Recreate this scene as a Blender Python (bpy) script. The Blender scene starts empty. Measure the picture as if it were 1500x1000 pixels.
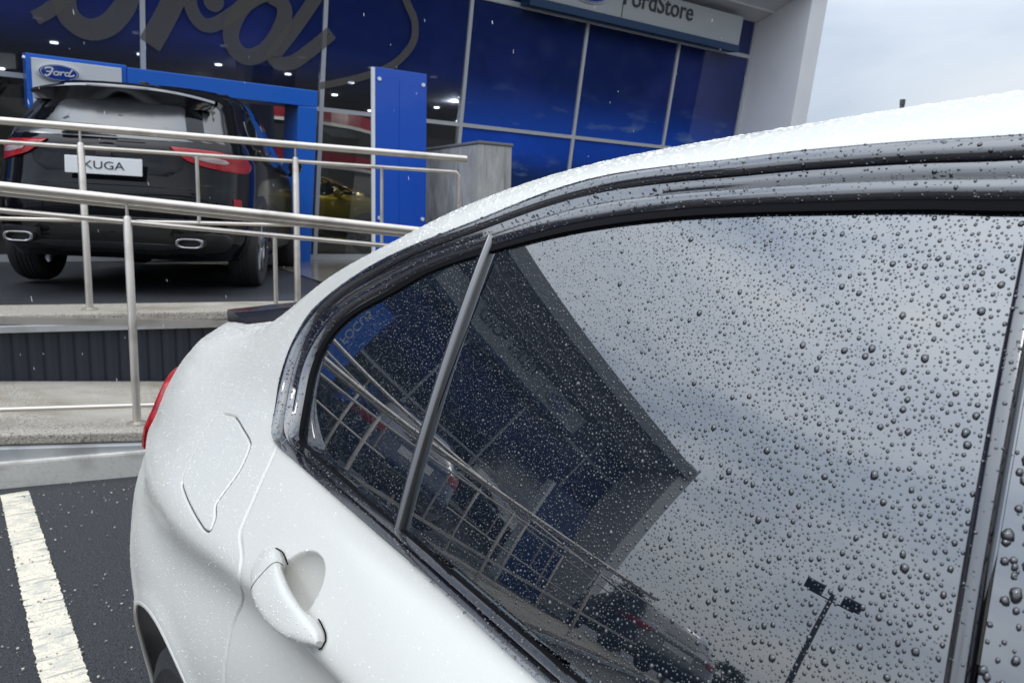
import bpy, bmesh, math, random
import numpy as np
from mathutils import Vector, Matrix
random.seed(7); RNG = np.random.default_rng(7)
sc = bpy.context.scene
col = sc.collection
R = math.radians

# ------------------------------------------------------------------ camera
CAM = np.array([0.0, 0.0, 1.28]); YAW = R(37.5); PITCH = R(8.5); ROLL = 0.0244; FPX = 1127.0
_r0 = np.array([-math.sin(YAW), -math.cos(YAW), 0.0])
CF = np.array([math.cos(YAW)*math.cos(PITCH), -math.sin(YAW)*math.cos(PITCH), -math.sin(PITCH)])
_u0 = np.cross(_r0, CF)
CR = _r0*math.cos(ROLL) + _u0*math.sin(ROLL)
CU = _u0*math.cos(ROLL) - _r0*math.sin(ROLL)
cd = bpy.data.cameras.new('camera'); cam = bpy.data.objects.new('camera', cd); col.objects.link(cam)
cd.sensor_width = 36; cd.lens = FPX/1500*36; cd.clip_start = 0.02; cd.clip_end = 3000
cam.matrix_world = Matrix(((CR[0], CU[0], -CF[0], CAM[0]), (CR[1], CU[1], -CF[1], CAM[1]), (CR[2], CU[2], -CF[2], CAM[2]), (0, 0, 0, 1)))
sc.camera = cam
cd.dof.use_dof = True; cd.dof.focus_distance = 0.95; cd.dof.aperture_fstop = 16

# ------------------------------------------------------------------ world: overcast with broken cloud
W = bpy.data.worlds.new('World'); sc.world = W; W.use_nodes = True
nt = W.node_tree; nt.nodes.clear()
def N(t, **k):
    n = nt.nodes.new(t)
    for a, b in k.items(): setattr(n, a, b)
    return n
def math_n(op, a, b=None, c=None):
    n = N('ShaderNodeMath', operation=op)
    for i, v in enumerate((a, b, c)):
        if v is None: continue
        if isinstance(v, (int, float)): n.inputs[i].default_value = v
        else: nt.links.new(v, n.inputs[i])
    return n.outputs[0]
SUN_EL, SUN_AZ = R(48), R(78)     # azimuth measured from +x (car tail) towards +y
sky = N('ShaderNodeTexSky', sky_type='NISHITA', sun_disc=False, sun_elevation=SUN_EL, sun_rotation=math.pi/2-SUN_AZ)
bgs = N('ShaderNodeBackground'); bgs.inputs['Strength'].default_value = 0.11
nt.links.new(sky.outputs[0], bgs.inputs['Color'])
tc = N('ShaderNodeTexCoord'); sep = N('ShaderNodeSeparateXYZ'); nt.links.new(tc.outputs['Generated'], sep.inputs[0])
mp = N('ShaderNodeMapping'); mp.inputs['Scale'].default_value = (1.0, 1.0, 2.6); mp.inputs['Location'].default_value = (3.1, 0.4, 0.6)
nt.links.new(tc.outputs['Generated'], mp.inputs['Vector'])
n1 = N('ShaderNodeTexNoise'); n1.inputs['Scale'].default_value = 1.45; n1.inputs['Detail'].default_value = 8; n1.inputs['Roughness'].default_value = 0.50; n1.inputs['Distortion'].default_value = 0.4
nt.links.new(mp.outputs[0], n1.inputs['Vector'])
ramp = N('ShaderNodeValToRGB'); nt.links.new(n1.outputs[0], ramp.inputs[0])
cr = ramp.color_ramp; cr.elements[0].position = 0.36; cr.elements[0].color = (0.50, 0.59, 0.74, 1)
cr.elements[1].position = 0.60; cr.elements[1].color = (0.91, 0.94, 0.98, 1)
e = cr.elements.new(0.48); e.color = (0.74, 0.82, 0.92, 1)
zc = math_n('MAXIMUM', sep.outputs[2], 0.0)
vm = N('ShaderNodeVectorMath', operation='DOT_PRODUCT'); nt.links.new(tc.outputs['Generated'], vm.inputs[0])
vm.inputs[1].default_value = (math.cos(SUN_AZ)*math.cos(SUN_EL), math.sin(SUN_AZ)*math.cos(SUN_EL), math.sin(SUN_EL))
glow = math_n('MULTIPLY_ADD', math_n('POWER', math_n('MAXIMUM', vm.outputs['Value'], 0.0), 2.0), 1.1, 1.0)      # veiled sun brightens its side of the overcast
grad = math_n('MULTIPLY', math_n('MULTIPLY_ADD', zc, 2.2, 0.98), glow)
bgc = N('ShaderNodeBackground'); nt.links.new(ramp.outputs[0], bgc.inputs['Color']); nt.links.new(grad, bgc.inputs['Strength'])
mix = N('ShaderNodeMixShader'); mix.inputs[0].default_value = 0.88
nt.links.new(bgs.outputs[0], mix.inputs[1]); nt.links.new(bgc.outputs[0], mix.inputs[2])
wo = N('ShaderNodeOutputWorld'); nt.links.new(mix.outputs[0], wo.inputs[0])

# ------------------------------------------------------------------ sun
sl = bpy.data.lights.new('sun', 'SUN'); sl.energy = 0.7; sl.angle = R(10); sl.color = (1.0, 0.97, 0.92)
so = bpy.data.objects.new('sun', sl); col.objects.link(so)
sdir = Vector((math.cos(SUN_AZ)*math.cos(SUN_EL), math.sin(SUN_AZ)*math.cos(SUN_EL), math.sin(SUN_EL)))
so.rotation_euler = sdir.to_track_quat('Z', 'Y').to_euler(); so.location = (0, 0, 30)
sc.view_settings.view_transform = 'Standard'; sc.view_settings.look = 'None'; sc.view_settings.gamma = 1
sc.view_settings.exposure = -0.40; sc.view_settings.use_curve_mapping = False
sc.render.engine = 'CYCLES'; sc.cycles.max_bounces = 8; sc.cycles.caustics_reflective = False; sc.cycles.caustics_refractive = False

# ------------------------------------------------------------------ helpers
def ray(px, py):
    return CF + (px-750)/FPX*CR - (py-500)/FPX*CU
def cw(X, Z, z=0.0):                 # camera-yaw ground frame (X right, Z ahead) to world
    return np.array([Z*math.cos(YAW)-X*math.sin(YAW), -Z*math.sin(YAW)-X*math.cos(YAW), z])
def on_z(px, py, z):
    d = ray(px, py); return CAM + d*(z-CAM[2])/d[2]
def on_plane(px, py, p, n):
    d = ray(px, py); return CAM + d*np.dot(np.asarray(p)-CAM, n)/np.dot(d, n)
def nrm(v):
    v = np.asarray(v, float); return v/np.linalg.norm(v)

MATS = {}
def mat(name, color=(.5, .5, .5), rough=.5, metal=0., coat=0., spec=.5, ior=1.5, emit=None, trans=0., noise=None, bump=None, coat_rough=.03, alpha=1.):
    if name in MATS: return MATS[name]
    m = bpy.data.materials.new(name); m.use_nodes = True; t = m.node_tree; b = t.nodes['Principled BSDF']
    b.inputs['Base Color'].default_value = (*color, 1); b.inputs['Roughness'].default_value = rough; b.inputs['Metallic'].default_value = metal
    b.inputs['Coat Weight'].default_value = coat; b.inputs['Coat Roughness'].default_value = coat_rough
    b.inputs['Specular IOR Level'].default_value = spec; b.inputs['IOR'].default_value = ior; b.inputs['Transmission Weight'].default_value = trans
    if emit: b.inputs['Emission Color'].default_value = (*emit[0], 1); b.inputs['Emission Strength'].default_value = emit[1]
    co = t.nodes.new('ShaderNodeTexCoord')
    if noise:     # list of (scale, color2, lo, hi, detail[, scale vector])
        prev = None
        for q in noise:
            s, c2, lo, hi, det = q[:5]
            nn = t.nodes.new('ShaderNodeTexNoise'); nn.inputs['Scale'].default_value = s; nn.inputs['Detail'].default_value = det
            if len(q) > 5:
                mm = t.nodes.new('ShaderNodeMapping'); mm.inputs['Scale'].default_value = q[5]
                t.links.new(co.outputs['Object'], mm.inputs[0]); t.links.new(mm.outputs[0], nn.inputs['Vector'])
            else: t.links.new(co.outputs['Object'], nn.inputs['Vector'])
            mr = t.nodes.new('ShaderNodeMapRange'); mr.inputs[1].default_value = lo; mr.inputs[2].default_value = hi
            t.links.new(nn.outputs[0], mr.inputs[0])
            mx = t.nodes.new('ShaderNodeMix'); mx.data_type = 'RGBA'
            t.links.new(mr.outputs[0], mx.inputs[0])
            if prev is None: mx.inputs[6].default_value = (*color, 1)
            else: t.links.new(prev, mx.inputs[6])
            mx.inputs[7].default_value = (*c2, 1); prev = mx.outputs[2]
        t.links.new(prev, b.inputs['Base Color'])
    if bump:      # (scale, strength, distance, detail)
        nn = t.nodes.new('ShaderNodeTexNoise'); nn.inputs['Scale'].default_value = bump[0]; nn.inputs['Detail'].default_value = bump[3]
        t.links.new(co.outputs['Object'], nn.inputs['Vector'])
        bp = t.nodes.new('ShaderNodeBump'); bp.inputs['Strength'].default_value = bump[1]; bp.inputs['Distance'].default_value = bump[2]
        t.links.new(nn.outputs[0], bp.inputs['Height']); t.links.new(bp.outputs[0], b.inputs['Normal'])
    MATS[name] = m; return m

XF = {}      # object -> world matrix (numpy) of its thing root
def thing(name, label, cat, loc=(0, 0, 0), rotz=0., group=None, tilt=None):
    o = bpy.data.objects.new(name, None); col.objects.link(o)
    o.location = [float(v) for v in loc]; o.rotation_euler = (tilt[0] if tilt else 0, tilt[1] if tilt else 0, rotz)
    o.empty_display_size = .2
    o['label'] = label; o['category'] = cat
    if group: o['group'] = group
    M = Matrix.Translation(o.location) @ o.rotation_euler.to_matrix().to_4x4()
    XF[o] = M; return o
def tag(o, label=None, cat=None, group=None, kind=None):
    if label: o['label'] = label
    if cat: o['category'] = cat
    if group: o['group'] = group
    if kind: o['kind'] = kind
    return o

class MB:
    def __init__(s): s.v = []; s.f = []; s.n = 0
    def add(s, v, f):
        v = np.asarray(v, float).reshape(-1, 3); s.v.append(v)
        s.f += [tuple(i+s.n for i in q) for q in f]; s.n += len(v); return s
    def box(s, c, size, ax=None, rz=0.):
        c = np.asarray(c, float); h = np.asarray(size, float)/2
        if ax is None: ax = np.array([[math.cos(rz), math.sin(rz), 0], [-math.sin(rz), math.cos(rz), 0], [0, 0, 1]])
        ax = np.asarray(ax)
        p = [c + ax[0]*h[0]*i + ax[1]*h[1]*j + ax[2]*h[2]*k for k in (-1, 1) for j in (-1, 1) for i in (-1, 1)]
        return s.add(p, [(0, 2, 3, 1), (4, 5, 7, 6), (0, 1, 5, 4), (2, 6, 7, 3), (0, 4, 6, 2), (1, 3, 7, 5)])
    def hexa(s, p):      # 8 points, bottom 4 then top 4 (both counter-clockwise)
        return s.add(p, [(0, 3, 2, 1), (4, 5, 6, 7), (0, 1, 5, 4), (1, 2, 6, 5), (2, 3, 7, 6), (3, 0, 4, 7)])
    def tube(s, pts, r, n=12, cap=True, rs=None):
        pts = [np.asarray(p, float) for p in pts]; k = len(pts); vs = []
        prev = None
        for i, p in enumerate(pts):
            d = nrm(pts[min(i+1, k-1)]-pts[max(i-1, 0)])
            if prev is None:
                a = np.array([0, 0, 1.]) if abs(d[2]) < .9 else np.array([1., 0, 0])
                u = nrm(np.cross(d, a))
            else: u = nrm(prev - d*np.dot(prev, d))
            prev = u; w = np.cross(d, u); rr = rs[i] if rs is not None else r
            for j in range(n):
                t = 2*math.pi*j/n; vs.append(p + rr*(math.cos(t)*u+math.sin(t)*w))
        f = [(i*n+j, i*n+(j+1) % n, (i+1)*n+(j+1) % n, (i+1)*n+j) for i in range(k-1) for j in range(n)]
        if cap: f += [tuple(range(n-1, -1, -1)), tuple((k-1)*n+j for j in range(n))]
        return s.add(vs, f)
    def grid(s, P, flip=False):
        P = np.asarray(P); a, b = P.shape[:2]
        f = [(i*b+j, (i+1)*b+j, (i+1)*b+j+1, i*b+j+1) for i in range(a-1) for j in range(b-1)]
        if flip: f = [q[::-1] for q in f]
        return s.add(P.reshape(-1, 3), f)
    def prism(s, poly, ext):     # planar polygon extruded by vector
        poly = [np.asarray(p, float) for p in poly]; n = len(poly); ext = np.asarray(ext, float)
        return s.add(poly+[p+ext for p in poly], [tuple(range(n-1, -1, -1)), tuple(range(n, 2*n))]+[(i, (i+1) % n, n+(i+1) % n, n+i) for i in range(n)])
    def build(s, name, m, parent=None, smooth=False, local=False, bevel=0.):
        v = np.concatenate(s.v) if s.v else np.zeros((0, 3))
        me = bpy.data.meshes.new(name)
        root = None
        if parent is not None:
            M = XF.get(parent)
            if M is not None and not local:
                Mi = np.array(M.inverted()); v = v @ Mi[:3, :3].T + Mi[:3, 3]
        me.from_pydata(v.tolist(), [], s.f); me.update()
        if bevel:
            bm = bmesh.new(); bm.from_mesh(me)
            bmesh.ops.bevel(bm, geom=[e for e in bm.edges if e.calc_face_angle(0) > .6], offset=bevel, segments=2, affect='EDGES', profile=.6)
            bm.to_mesh(me); bm.free()
        if m: me.materials.append(m)
        if smooth:
            me.shade_smooth()
            try: me.set_sharp_from_angle(angle=R(smooth if smooth is not True else 40))
            except Exception: pass
        o = bpy.data.objects.new(name, me); col.objects.link(o)
        if parent is not None:
            o.parent = parent; XF[o] = XF[parent]
        return o
def copy_tree(o, parent=None):
    c = o.copy(); col.objects.link(c)
    if parent is not None: c.parent = parent
    if o in XF: XF[c] = XF[o]
    for ch in list(o.children): copy_tree(ch, c)
    return c
def text_mb(body, size, origin, ex, ey, depth, sx=1.0, bold=0.0, shear=0.0):
    cu = bpy.data.curves.new('t', 'FONT'); cu.body = body; cu.size = size; cu.extrude = depth/2; cu.offset = bold; cu.align_x = 'CENTER'; cu.align_y = 'CENTER'; cu.shear = shear
    ob = bpy.data.objects.new('t', cu); col.objects.link(ob)
    dg = bpy.context.evaluated_depsgraph_get(); me = bpy.data.meshes.new_from_object(ob.evaluated_get(dg))
    v = np.array([p.co[:] for p in me.vertices]); f = [tuple(p.vertices) for p in me.polygons]
    bpy.data.objects.remove(ob); bpy.data.curves.remove(cu); bpy.data.meshes.remove(me)
    ex = np.asarray(ex); ey = np.asarray(ey); en = np.cross(ex, ey)
    P = np.asarray(origin) + v[:, :1]*sx*ex + v[:, 1:2]*ey + v[:, 2:3]*en
    return MB().add(P, f)
def ribbon(pts, ws, n, th):      # flat stroke with thickness, pts on a plane of normal n
    pts = [np.asarray(p, float) for p in pts]; k = len(pts); L = []; Rr = []
    for i, p in enumerate(pts):
        d = nrm(pts[min(i+1, k-1)]-pts[max(i-1, 0)]); s_ = np.cross(n, d)
        w = ws[i] if hasattr(ws, '__len__') else ws
        L.append(p+s_*w/2); Rr.append(p-s_*w/2)
    mb = MB(); e = np.asarray(n)*th
    P = np.array([[l+e, r+e] for l, r in zip(L, Rr)]); mb.grid(P, flip=True)
    mb.grid(np.array([[l, l+e] for l in L]), flip=True); mb.grid(np.array([[r+e, r] for r in Rr]), flip=True)
    return mb
def cr_spline(pts, m=8):
    pts = np.asarray(pts, float); out = []
    for i in range(len(pts)-1):
        p0 = pts[max(i-1, 0)]; p1 = pts[i]; p2 = pts[i+1]; p3 = pts[min(i+2, len(pts)-1)]
        for j in range(m):
            t = j/m
            out.append(.5*((2*p1)+(-p0+p2)*t+(2*p0-5*p1+4*p2-p3)*t*t+(-p0+3*p1-3*p2+p3)*t**3))
    out.append(pts[-1]); return np.array(out)
def in_poly(x, y, poly):
    poly = np.asarray(poly); inside = np.zeros(x.shape, bool); n = len(poly); j = n-1
    for i in range(n):
        xi, yi = poly[i]; xj, yj = poly[j]
        c = ((yi > y) != (yj > y)) & (x < (xj-xi)*(y-yi)/((yj-yi) if yj != yi else 1e-12)+xi)
        inside ^= c; j = i
    return inside
# ================================================================== WHITE SALOON
paint = mat('white_paint', (.50, .488, .448), .40, coat=.45, ior=1.45, coat_rough=.14, bump=(420, .06, .002, 1))
gloss_black = mat('gloss_black', (.010, .010, .014), .13, coat=.5, ior=2.0, coat_rough=.10, bump=(60, .03, .002, 2))
satin_black = mat('rubber_seal', (.004, .004, .005), .8, spec=.08)
tint = mat('tinted_glass', (.006, .009, .014), .0, ior=2.4, spec=.5)
gap_m = mat('gap_shadow', (.02, .02, .022), .8)
tyre_m = mat('tyre_rubber', (.022, .022, .024), .75, bump=(90, .6, .006, 3))
rim_m = mat('rim_metal', (.45, .46, .48), .28, metal=1.)
redlens = mat('red_lens', (.36, .003, .010), .3, coat=.2, spec=.3, noise=[(60, (.20, .002, .006), .48, .6, 2)])
chrome = mat('chrome', (.75, .76, .78), .12, metal=1.)

def T_(x): return .05*(x-.3)**2
def glz(x, z): h = z-.945; return .372 + h*.325 + .304*h*np.abs(h) + T_(x)
def gr(x, z, d=0.): return (z, float(glz(x, z))+d)
def st(x, lo, hi):    # lo: body rows 0..8, mid glass z list, hi: rows 13..16
    return lo
ST = {}
ST[.2] = [(.2, .34), (.40, .305), (.60, .288), (.74, .286), (.82, .292), (.855, .286), (.885, .300), (.915, .332), (.932, .358), gr(.2, 1.03), gr(.2, 1.12), gr(.2, 1.21), gr(.2, 1.29), (1.335, .552), (1.37, .60), (1.405, .74), (1.43, 1.18)]
ST[.5] = [(.2, .34), (.40, .30), (.60, .285), (.74, .283), (.822, .290), (.858, .284), (.89, .300), (.922, .333), (.940, .357), gr(.5, 1.03), gr(.5, 1.11), gr(.5, 1.20), gr(.5, 1.28), (1.32, .547), (1.353, .595), (1.39, .74), (1.415, 1.18)]
ST[.75] = [(.2, .335), (.40, .297), (.60, .275), (.74, .273), (.825, .284), (.862, .280), (.895, .300), (.93, .335), (.954, .360), gr(.75, 1.03), gr(.75, 1.10), gr(.75, 1.17), gr(.75, 1.235), (1.283, .545), (1.325, .583), (1.356, .69), (1.378, 1.18)]
ST[.95] = [(.2, .31), (.40, .27), (.60, .242), (.72, .240), (.81, .262), (.858, .272), (.90, .302), (.94, .34), (.967, .367), gr(.95, 1.02), gr(.95, 1.08), gr(.95, 1.14), gr(.95, 1.19), (1.232, .508), (1.268, .540), (1.286, .64), (1.305, 1.18)]
ST[1.13] = [(.2, .26), (.40, .235), (.60, .22), (.70, .218), (.79, .24), (.85, .262), (.90, .30), (.945, .345), (.973, .371), (1.02, .408), (1.07, .432), (1.12, .462), (1.162, .486), (1.193, .506), (1.207, .535), (1.215, .75), (1.222, 1.18)]
ST[1.3] = [(.2, .27), (.40, .245), (.60, .225), (.70, .222), (.79, .245), (.85, .272), (.90, .31), (.94, .35), (.97, .38), (1.0, .405), (1.035, .43), (1.07, .455), (1.10, .48), (1.125, .505), (1.14, .54), (1.15, .75), (1.165, 1.18)]
ST[1.45] = [(.2, .30), (.40, .27), (.60, .245), (.70, .245), (.78, .262), (.84, .295), (.89, .328), (.93, .36), (.96, .385), (.985, .408), (1.01, .43), (1.035, .455), (1.055, .48), (1.07, .505), (1.08, .54), (1.09, .75), (1.10, 1.18)]
ST[1.6] = [(.2, .36), (.40, .32), (.60, .29), (.70, .287), (.786, .307), (.84, .328), (.871, .341), (.92, .363), (.97, .394), (.99, .412), (1.01, .43), (1.025, .455), (1.04, .48), (1.05, .505), (1.055, .54), (1.06, .75), (1.065, 1.18)]
def shift(src, da, zs=1., topz=None):
    o = [(z*zs if i > 3 else z, min(a+da, 1.18)) for i, (z, a) in enumerate(ST[src])]; return o
ST[1.8] = shift(1.6, .055, .995); ST[1.95] = shift(1.6, .13, .99); ST[2.07] = shift(1.6, .27, .965); ST[2.13] = shift(1.6, .5, .9)
ST[-.3] = [(z-(.03 if 4 <= i < 9 else 0), a+(.005)) for i, (z, a) in enumerate(ST[.2][:9])]+[gr(-.3, 1.03), gr(-.3, 1.12), gr(-.3, 1.21), gr(-.3, 1.29), (1.335, .57), (1.37, .62), (1.405, .75), (1.43, 1.18)]
def front(x, top, ctr, bl, da):
    lo = [(z*bl, a+da) for z, a in ST[.2][:9]]
    zb = lo[-1][0]; zt = top
    mid = [(zb+(zt-zb)*k/4, float(glz(0, zb+(zt-zb)*k/4))+da*1.1+ .012) for k in (1, 2, 3, 4)]
    a0 = mid[-1][1]
    return lo+mid+[(top+(ctr-top)*.35, a0+.05), (top+(ctr-top)*.55, a0+.11), (top+(ctr-top)*.8, a0+.25), (ctr, 1.18)]
ST[-.6] = front(-.6, 1.27, 1.40, .965, .01); ST[-.95] = front(-.95, 1.14, 1.29, .955, .03); ST[-1.3] = front(-1.3, .96, 1.04, .94, .03)
ST[-1.7] = front(-1.7, .90, .98, .90, .03); ST[-2.1] = front(-2.1, .80, .88, .82, .09); ST[-2.35] = front(-2.35, .70, .74, .74, .22); ST[-2.46] = front(-2.46, .55, .58, .6, .5)
XS = sorted(ST); TB = np.array([[q for q in ST[x]] for x in XS])       # (ns,17,2)
XS = np.array(XS); _m = np.exp(-(np.clip(np.abs(XS-.85)-.75, 0, 9)/.3)**2)
TB[:, 4, 1] += .009*_m; TB[:, 5, 1] -= .004*_m; TB[:, 3, 1] -= .001*_m
_k = np.exp(-((XS-1.28)/.30)**2)
for _i in range(0, 5): TB[:, _i, 1] += .021*_k
TB[:, :, 1] = np.minimum(TB[:, :, 1], 1.18)
def herm(xk, yk, x):          # cubic Hermite, finite-difference tangents; xk (n,), yk (n,...)
    xk = np.asarray(xk, float); d = np.diff(yk, axis=0)/np.diff(xk).reshape(-1, *([1]*(yk.ndim-1)))
    m = np.empty_like(yk); m[0] = d[0]; m[-1] = d[-1]
    h = np.diff(xk); 
    for i in range(1, len(xk)-1): m[i] = (d[i-1]*h[i]+d[i]*h[i-1])/(h[i]+h[i-1])
    i = np.clip(np.searchsorted(xk, x)-1, 0, len(xk)-2); H = xk[i+1]-xk[i]; t = (x-xk[i])/H
    sh = (-1,)+(1,)*(yk.ndim-1); t = t.reshape(sh); H = H.reshape(sh)
    return (2*t**3-3*t*t+1)*yk[i]+(t**3-2*t*t+t)*H*m[i]+(-2*t**3+3*t*t)*yk[i+1]+(t**3-t*t)*H*m[i+1]
VK = np.arange(17.)
XDn = np.arange(-2.6, 2.27, .006); VDn = np.arange(-1.5, 17.6, .05)
_r = herm(XS, TB, np.clip(XDn, XS[0], XS[-1])); _d = herm(VK, np.transpose(_r, (1, 0, 2)), np.clip(VDn, 0, 16))      # (nv,nx,2)
DN = np.transpose(_d, (1, 0, 2))                                                  # (nx,nv,2)
def _w(q, D, sg): w = np.exp(-.5*((q[:, None]-D[None])/sg)**2); return w/w.sum(1, keepdims=True)
def section(x, v):            # smooth (kernel) surface through the control sections
    x = np.atleast_1d(np.asarray(x, float)); v = np.asarray(v, float)
    wx = _w(x, XDn, .065); wv = WVD if v is VD else _w(v, VDn, .25)
    S = np.einsum('ij,jkc->ikc', wx, DNV) if v is VD else np.einsum('lk,ikc->ilc', wv, np.einsum('ij,jkc->ikc', wx, DN))
    return S[:, :, 0], S[:, :, 1]
VD = np.linspace(0, 14.5, 240); WVD = _w(VD, VDn, .25); DNV = np.einsum('lk,ikc->ilc', WVD, DN)
def a_at(x, z):
    Z, A = section([x], VD); return float(np.interp(z, np.maximum.accumulate(Z[0]), A[0]))
def S_body(x, z, off=0.):
    a = a_at(x, z); n = body_n(x, z); return np.array([x, -a, z])+n*off
def body_n(x, z):
    e = .004; ax = (a_at(x+e, z)-a_at(x-e, z))/(2*e); az = (a_at(x, z+e)-a_at(x, z-e))/(2*e)
    return nrm([ax, 1, az])
def S_glass(x, z, off=0.):
    n = glass_n(x, z); return np.array([x, -float(glz(x, z)), z])+n*off
def glass_n(x, z):
    e = .002; return nrm([(glz(x+e, z)-glz(x-e, z))/(2*e), 1, (glz(x, z+e)-glz(x, z-e))/(2*e)])
def pick(px, py, f, off=0.):      # ray onto y=-f(x,z) surface -> (x,z)
    d = ray(px, py); lo, hi = .05, 6.
    def g(t): p = CAM+d*t; return -p[1]-(f(p[0], p[2])-off)
    a = .1
    # march
    t = .12; 
    while t < 4 and g(t) < 0: t += .02
    lo, hi = t-.02, t
    for _ in range(30):
        m = (lo+hi)/2
        if g(m) < 0: lo = m
        else: hi = m
    p = CAM+d*hi; return p[0], p[2]
fb = a_at
PAIRS = [((1500, 204), (1500, 305)), ((1340, 213), (1340, 303)), ((1180, 226), (1180, 306)), ((1080, 238), (1080, 309)), ((984, 248), (984, 315)), ((888, 262), (890, 326)),
 ((800, 287), (805, 342)), ((696, 328), (706, 369)), ((604, 364), (630, 395)), ((540, 396), (568, 430)), ((492, 429), (522, 455)), ((460, 458), (492, 480)), ((438, 493), (470, 512)),
 ((422, 531), (457, 545)), ((412, 570), (449, 585)), ((405, 615), (442, 622)), ((402, 640), (439, 642)), ((411, 656), (444, 652)), ((440, 681), (460, 666)), ((568, 792), (588, 778)), ((664, 878), (684, 861)), ((760, 968), (780, 943))]
Axz = [pick(*a, fb) for a, g in PAIRS]; Gxz = [pick(*g, glz, -.0) for a, g in PAIRS]
print('A', [(round(x, 3), round(z, 3)) for x, z in Axz]); print('G', [(round(x, 3), round(z, 3)) for x, z in Gxz])
Atop = [(-1.17, .975), (-.92, 1.165), (-.6, 1.285), (-.25, 1.335), (0., 1.343)]
Gtop = [(-1.08, .965), (-.88, 1.125), (-.58, 1.245), (-.25, 1.292), (0., 1.298)]
Abot = [(.25, .924), (0., .910), (-.4, .893), (-.8, .882), (-1.12, .895), (-1.17, .975)]
Gbot = [(.25, .932), (0., .919), (-.4, .903), (-.8, .893), (-1.06, .905), (-1.08, .965)]
Axz = np.array(Atop+Axz+Abot); Gxz = np.array(Gtop+Gxz+Gbot); NTOP = len(Atop)
Apoly = cr_spline(Axz, 8); Gpoly = cr_spline(Gxz, 8)
saloon = thing('parked_saloon', 'white saloon beaded with rain in the foreground, black trimmed dark tinted side windows', 'car', (0.1, -1.18, 0))

# --- panel lines (pixels traced on the body side, turned into lengths along the real surface)
SHUT = [pick(px, py, fb) for px, py in [(407, 654), (390, 690), (370, 735), (357, 765), (352, 782), (354, 820), (353, 859), (343, 910), (331, 965), (329, 1000)]]
SHUT = [(SHUT[0][0]+.0, SHUT[0][1]+.01)]+SHUT+[(SHUT[-1][0]-.06, .56), (SHUT[-1][0]-.13, .45), (SHUT[-1][0]-.15, .22)]
FLAPpx = [(327, 606), (344, 611), (356, 629), (365, 645), (365, 657), (350, 690), (325, 725), (316, 740), (315, 758), (308, 776), (300, 776), (290, 762), (277, 738), (268, 715), (267, 703), (272, 688), (285, 662), (302, 630), (315, 610), (327, 606)]
FLAP = [pick(px, py, fb) for px, py in FLAPpx]
BPG = [(-.02, .95), (-.02, .6), (-.0, .22)]
def poly3(xz, m=6, f=S_body):
    c = cr_spline(xz, m); return np.array([f(x, z) for x, z in c]), c
shut3, shut2 = poly3(SHUT); flap3, flap2 = poly3(FLAP); bp3, bp2 = poly3(BPG, 20)

ARC = (1.13, .335, .365); ARCF = (-1.68, .335, .365)
def arange(a, b, s): return np.arange(a, b, s)
xs = np.concatenate([arange(-2.46, .1, .03), arange(.1, .62, .008), arange(.62, 1.42, .0021), arange(1.42, 2.13, .008), [2.13]])
vs = np.concatenate([arange(0, 1, .10), arange(1, 3, .03), arange(3, 8, .0225), arange(8, 13, .05), arange(13, 16, .06), [16.]])
Z, A = section(xs, vs)
X = np.repeat(xs[:, None], len(vs), 1)
P = np.stack([X, -A, Z], 2)
# normals
du = np.gradient(P, axis=0); dv = np.gradient(P, axis=1); Nn = np.cross(dv, du); Nn /= np.linalg.norm(Nn, axis=2, keepdims=True)+1e-12
Nn[Nn[:, :, 1] < -.2] *= -1
def seg_dist(Pts, line):
    out = np.full(len(Pts), 9.)
    for a, b in zip(line[:-1], line[1:]):
        ab = b-a; L = max(ab@ab, 1e-12)
        near = np.abs(Pts-(a+b)/2).max(1) < .03+np.sqrt(L)
        if not near.any(): continue
        q = Pts[near]; t = np.clip(((q-a)@ab)/L, 0, 1); d = np.linalg.norm(q-(a+t[:, None]*ab), axis=1)
        out[near] = np.minimum(out[near], d)
    return out
flat = P.reshape(-1, 3); dep = np.zeros(len(flat))
for ln, dp, sg in ((shut3, .0045, .0015), (flap3[:84], .0035, .0014), (flap3[83:], .0004, .0016), (bp3, .007, .004)):
    d = seg_dist(flat, ln); dep += dp*np.exp(-(d/sg)**2)
# flap sits a touch proud, with its corner faded at the top left as in life
# handle cup
CUP = pick(428, 862, fb); HP1 = pick(371, 826, lambda x, z: a_at(x, z)-.018); HP2 = pick(444, 945, lambda x, z: a_at(x, z)-.018)
print('cup', CUP, 'handle', HP1, HP2)
cx, cz = CUP
q = ((flat[:, 0]-cx)/.047)**2+((flat[:, 2]-cz)/.032)**2
cup = np.where(q < 1, np.sqrt(np.clip(1-q, 0, 1))*.030, 0)
sm = np.clip((1.12-q)/.22, 0, 1); cup = .028*np.clip(1-q, 0, 1)**.55
side = (flat[:, 1] > -.5); dep += np.where(side, cup, 0)
# wheel-arch flare lip
for (ax, az, ar) in (ARC, ARCF):
    d = np.hypot(flat[:, 0]-ax, flat[:, 2]-az); dep -= np.where((flat[:, 1] > -.5), .004*np.exp(-((d-ar-.0)/.018)**2), 0)
Pd = (flat - Nn.reshape(-1, 3)*dep[:, None])
nx_, nv_ = len(xs), len(vs)
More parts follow.
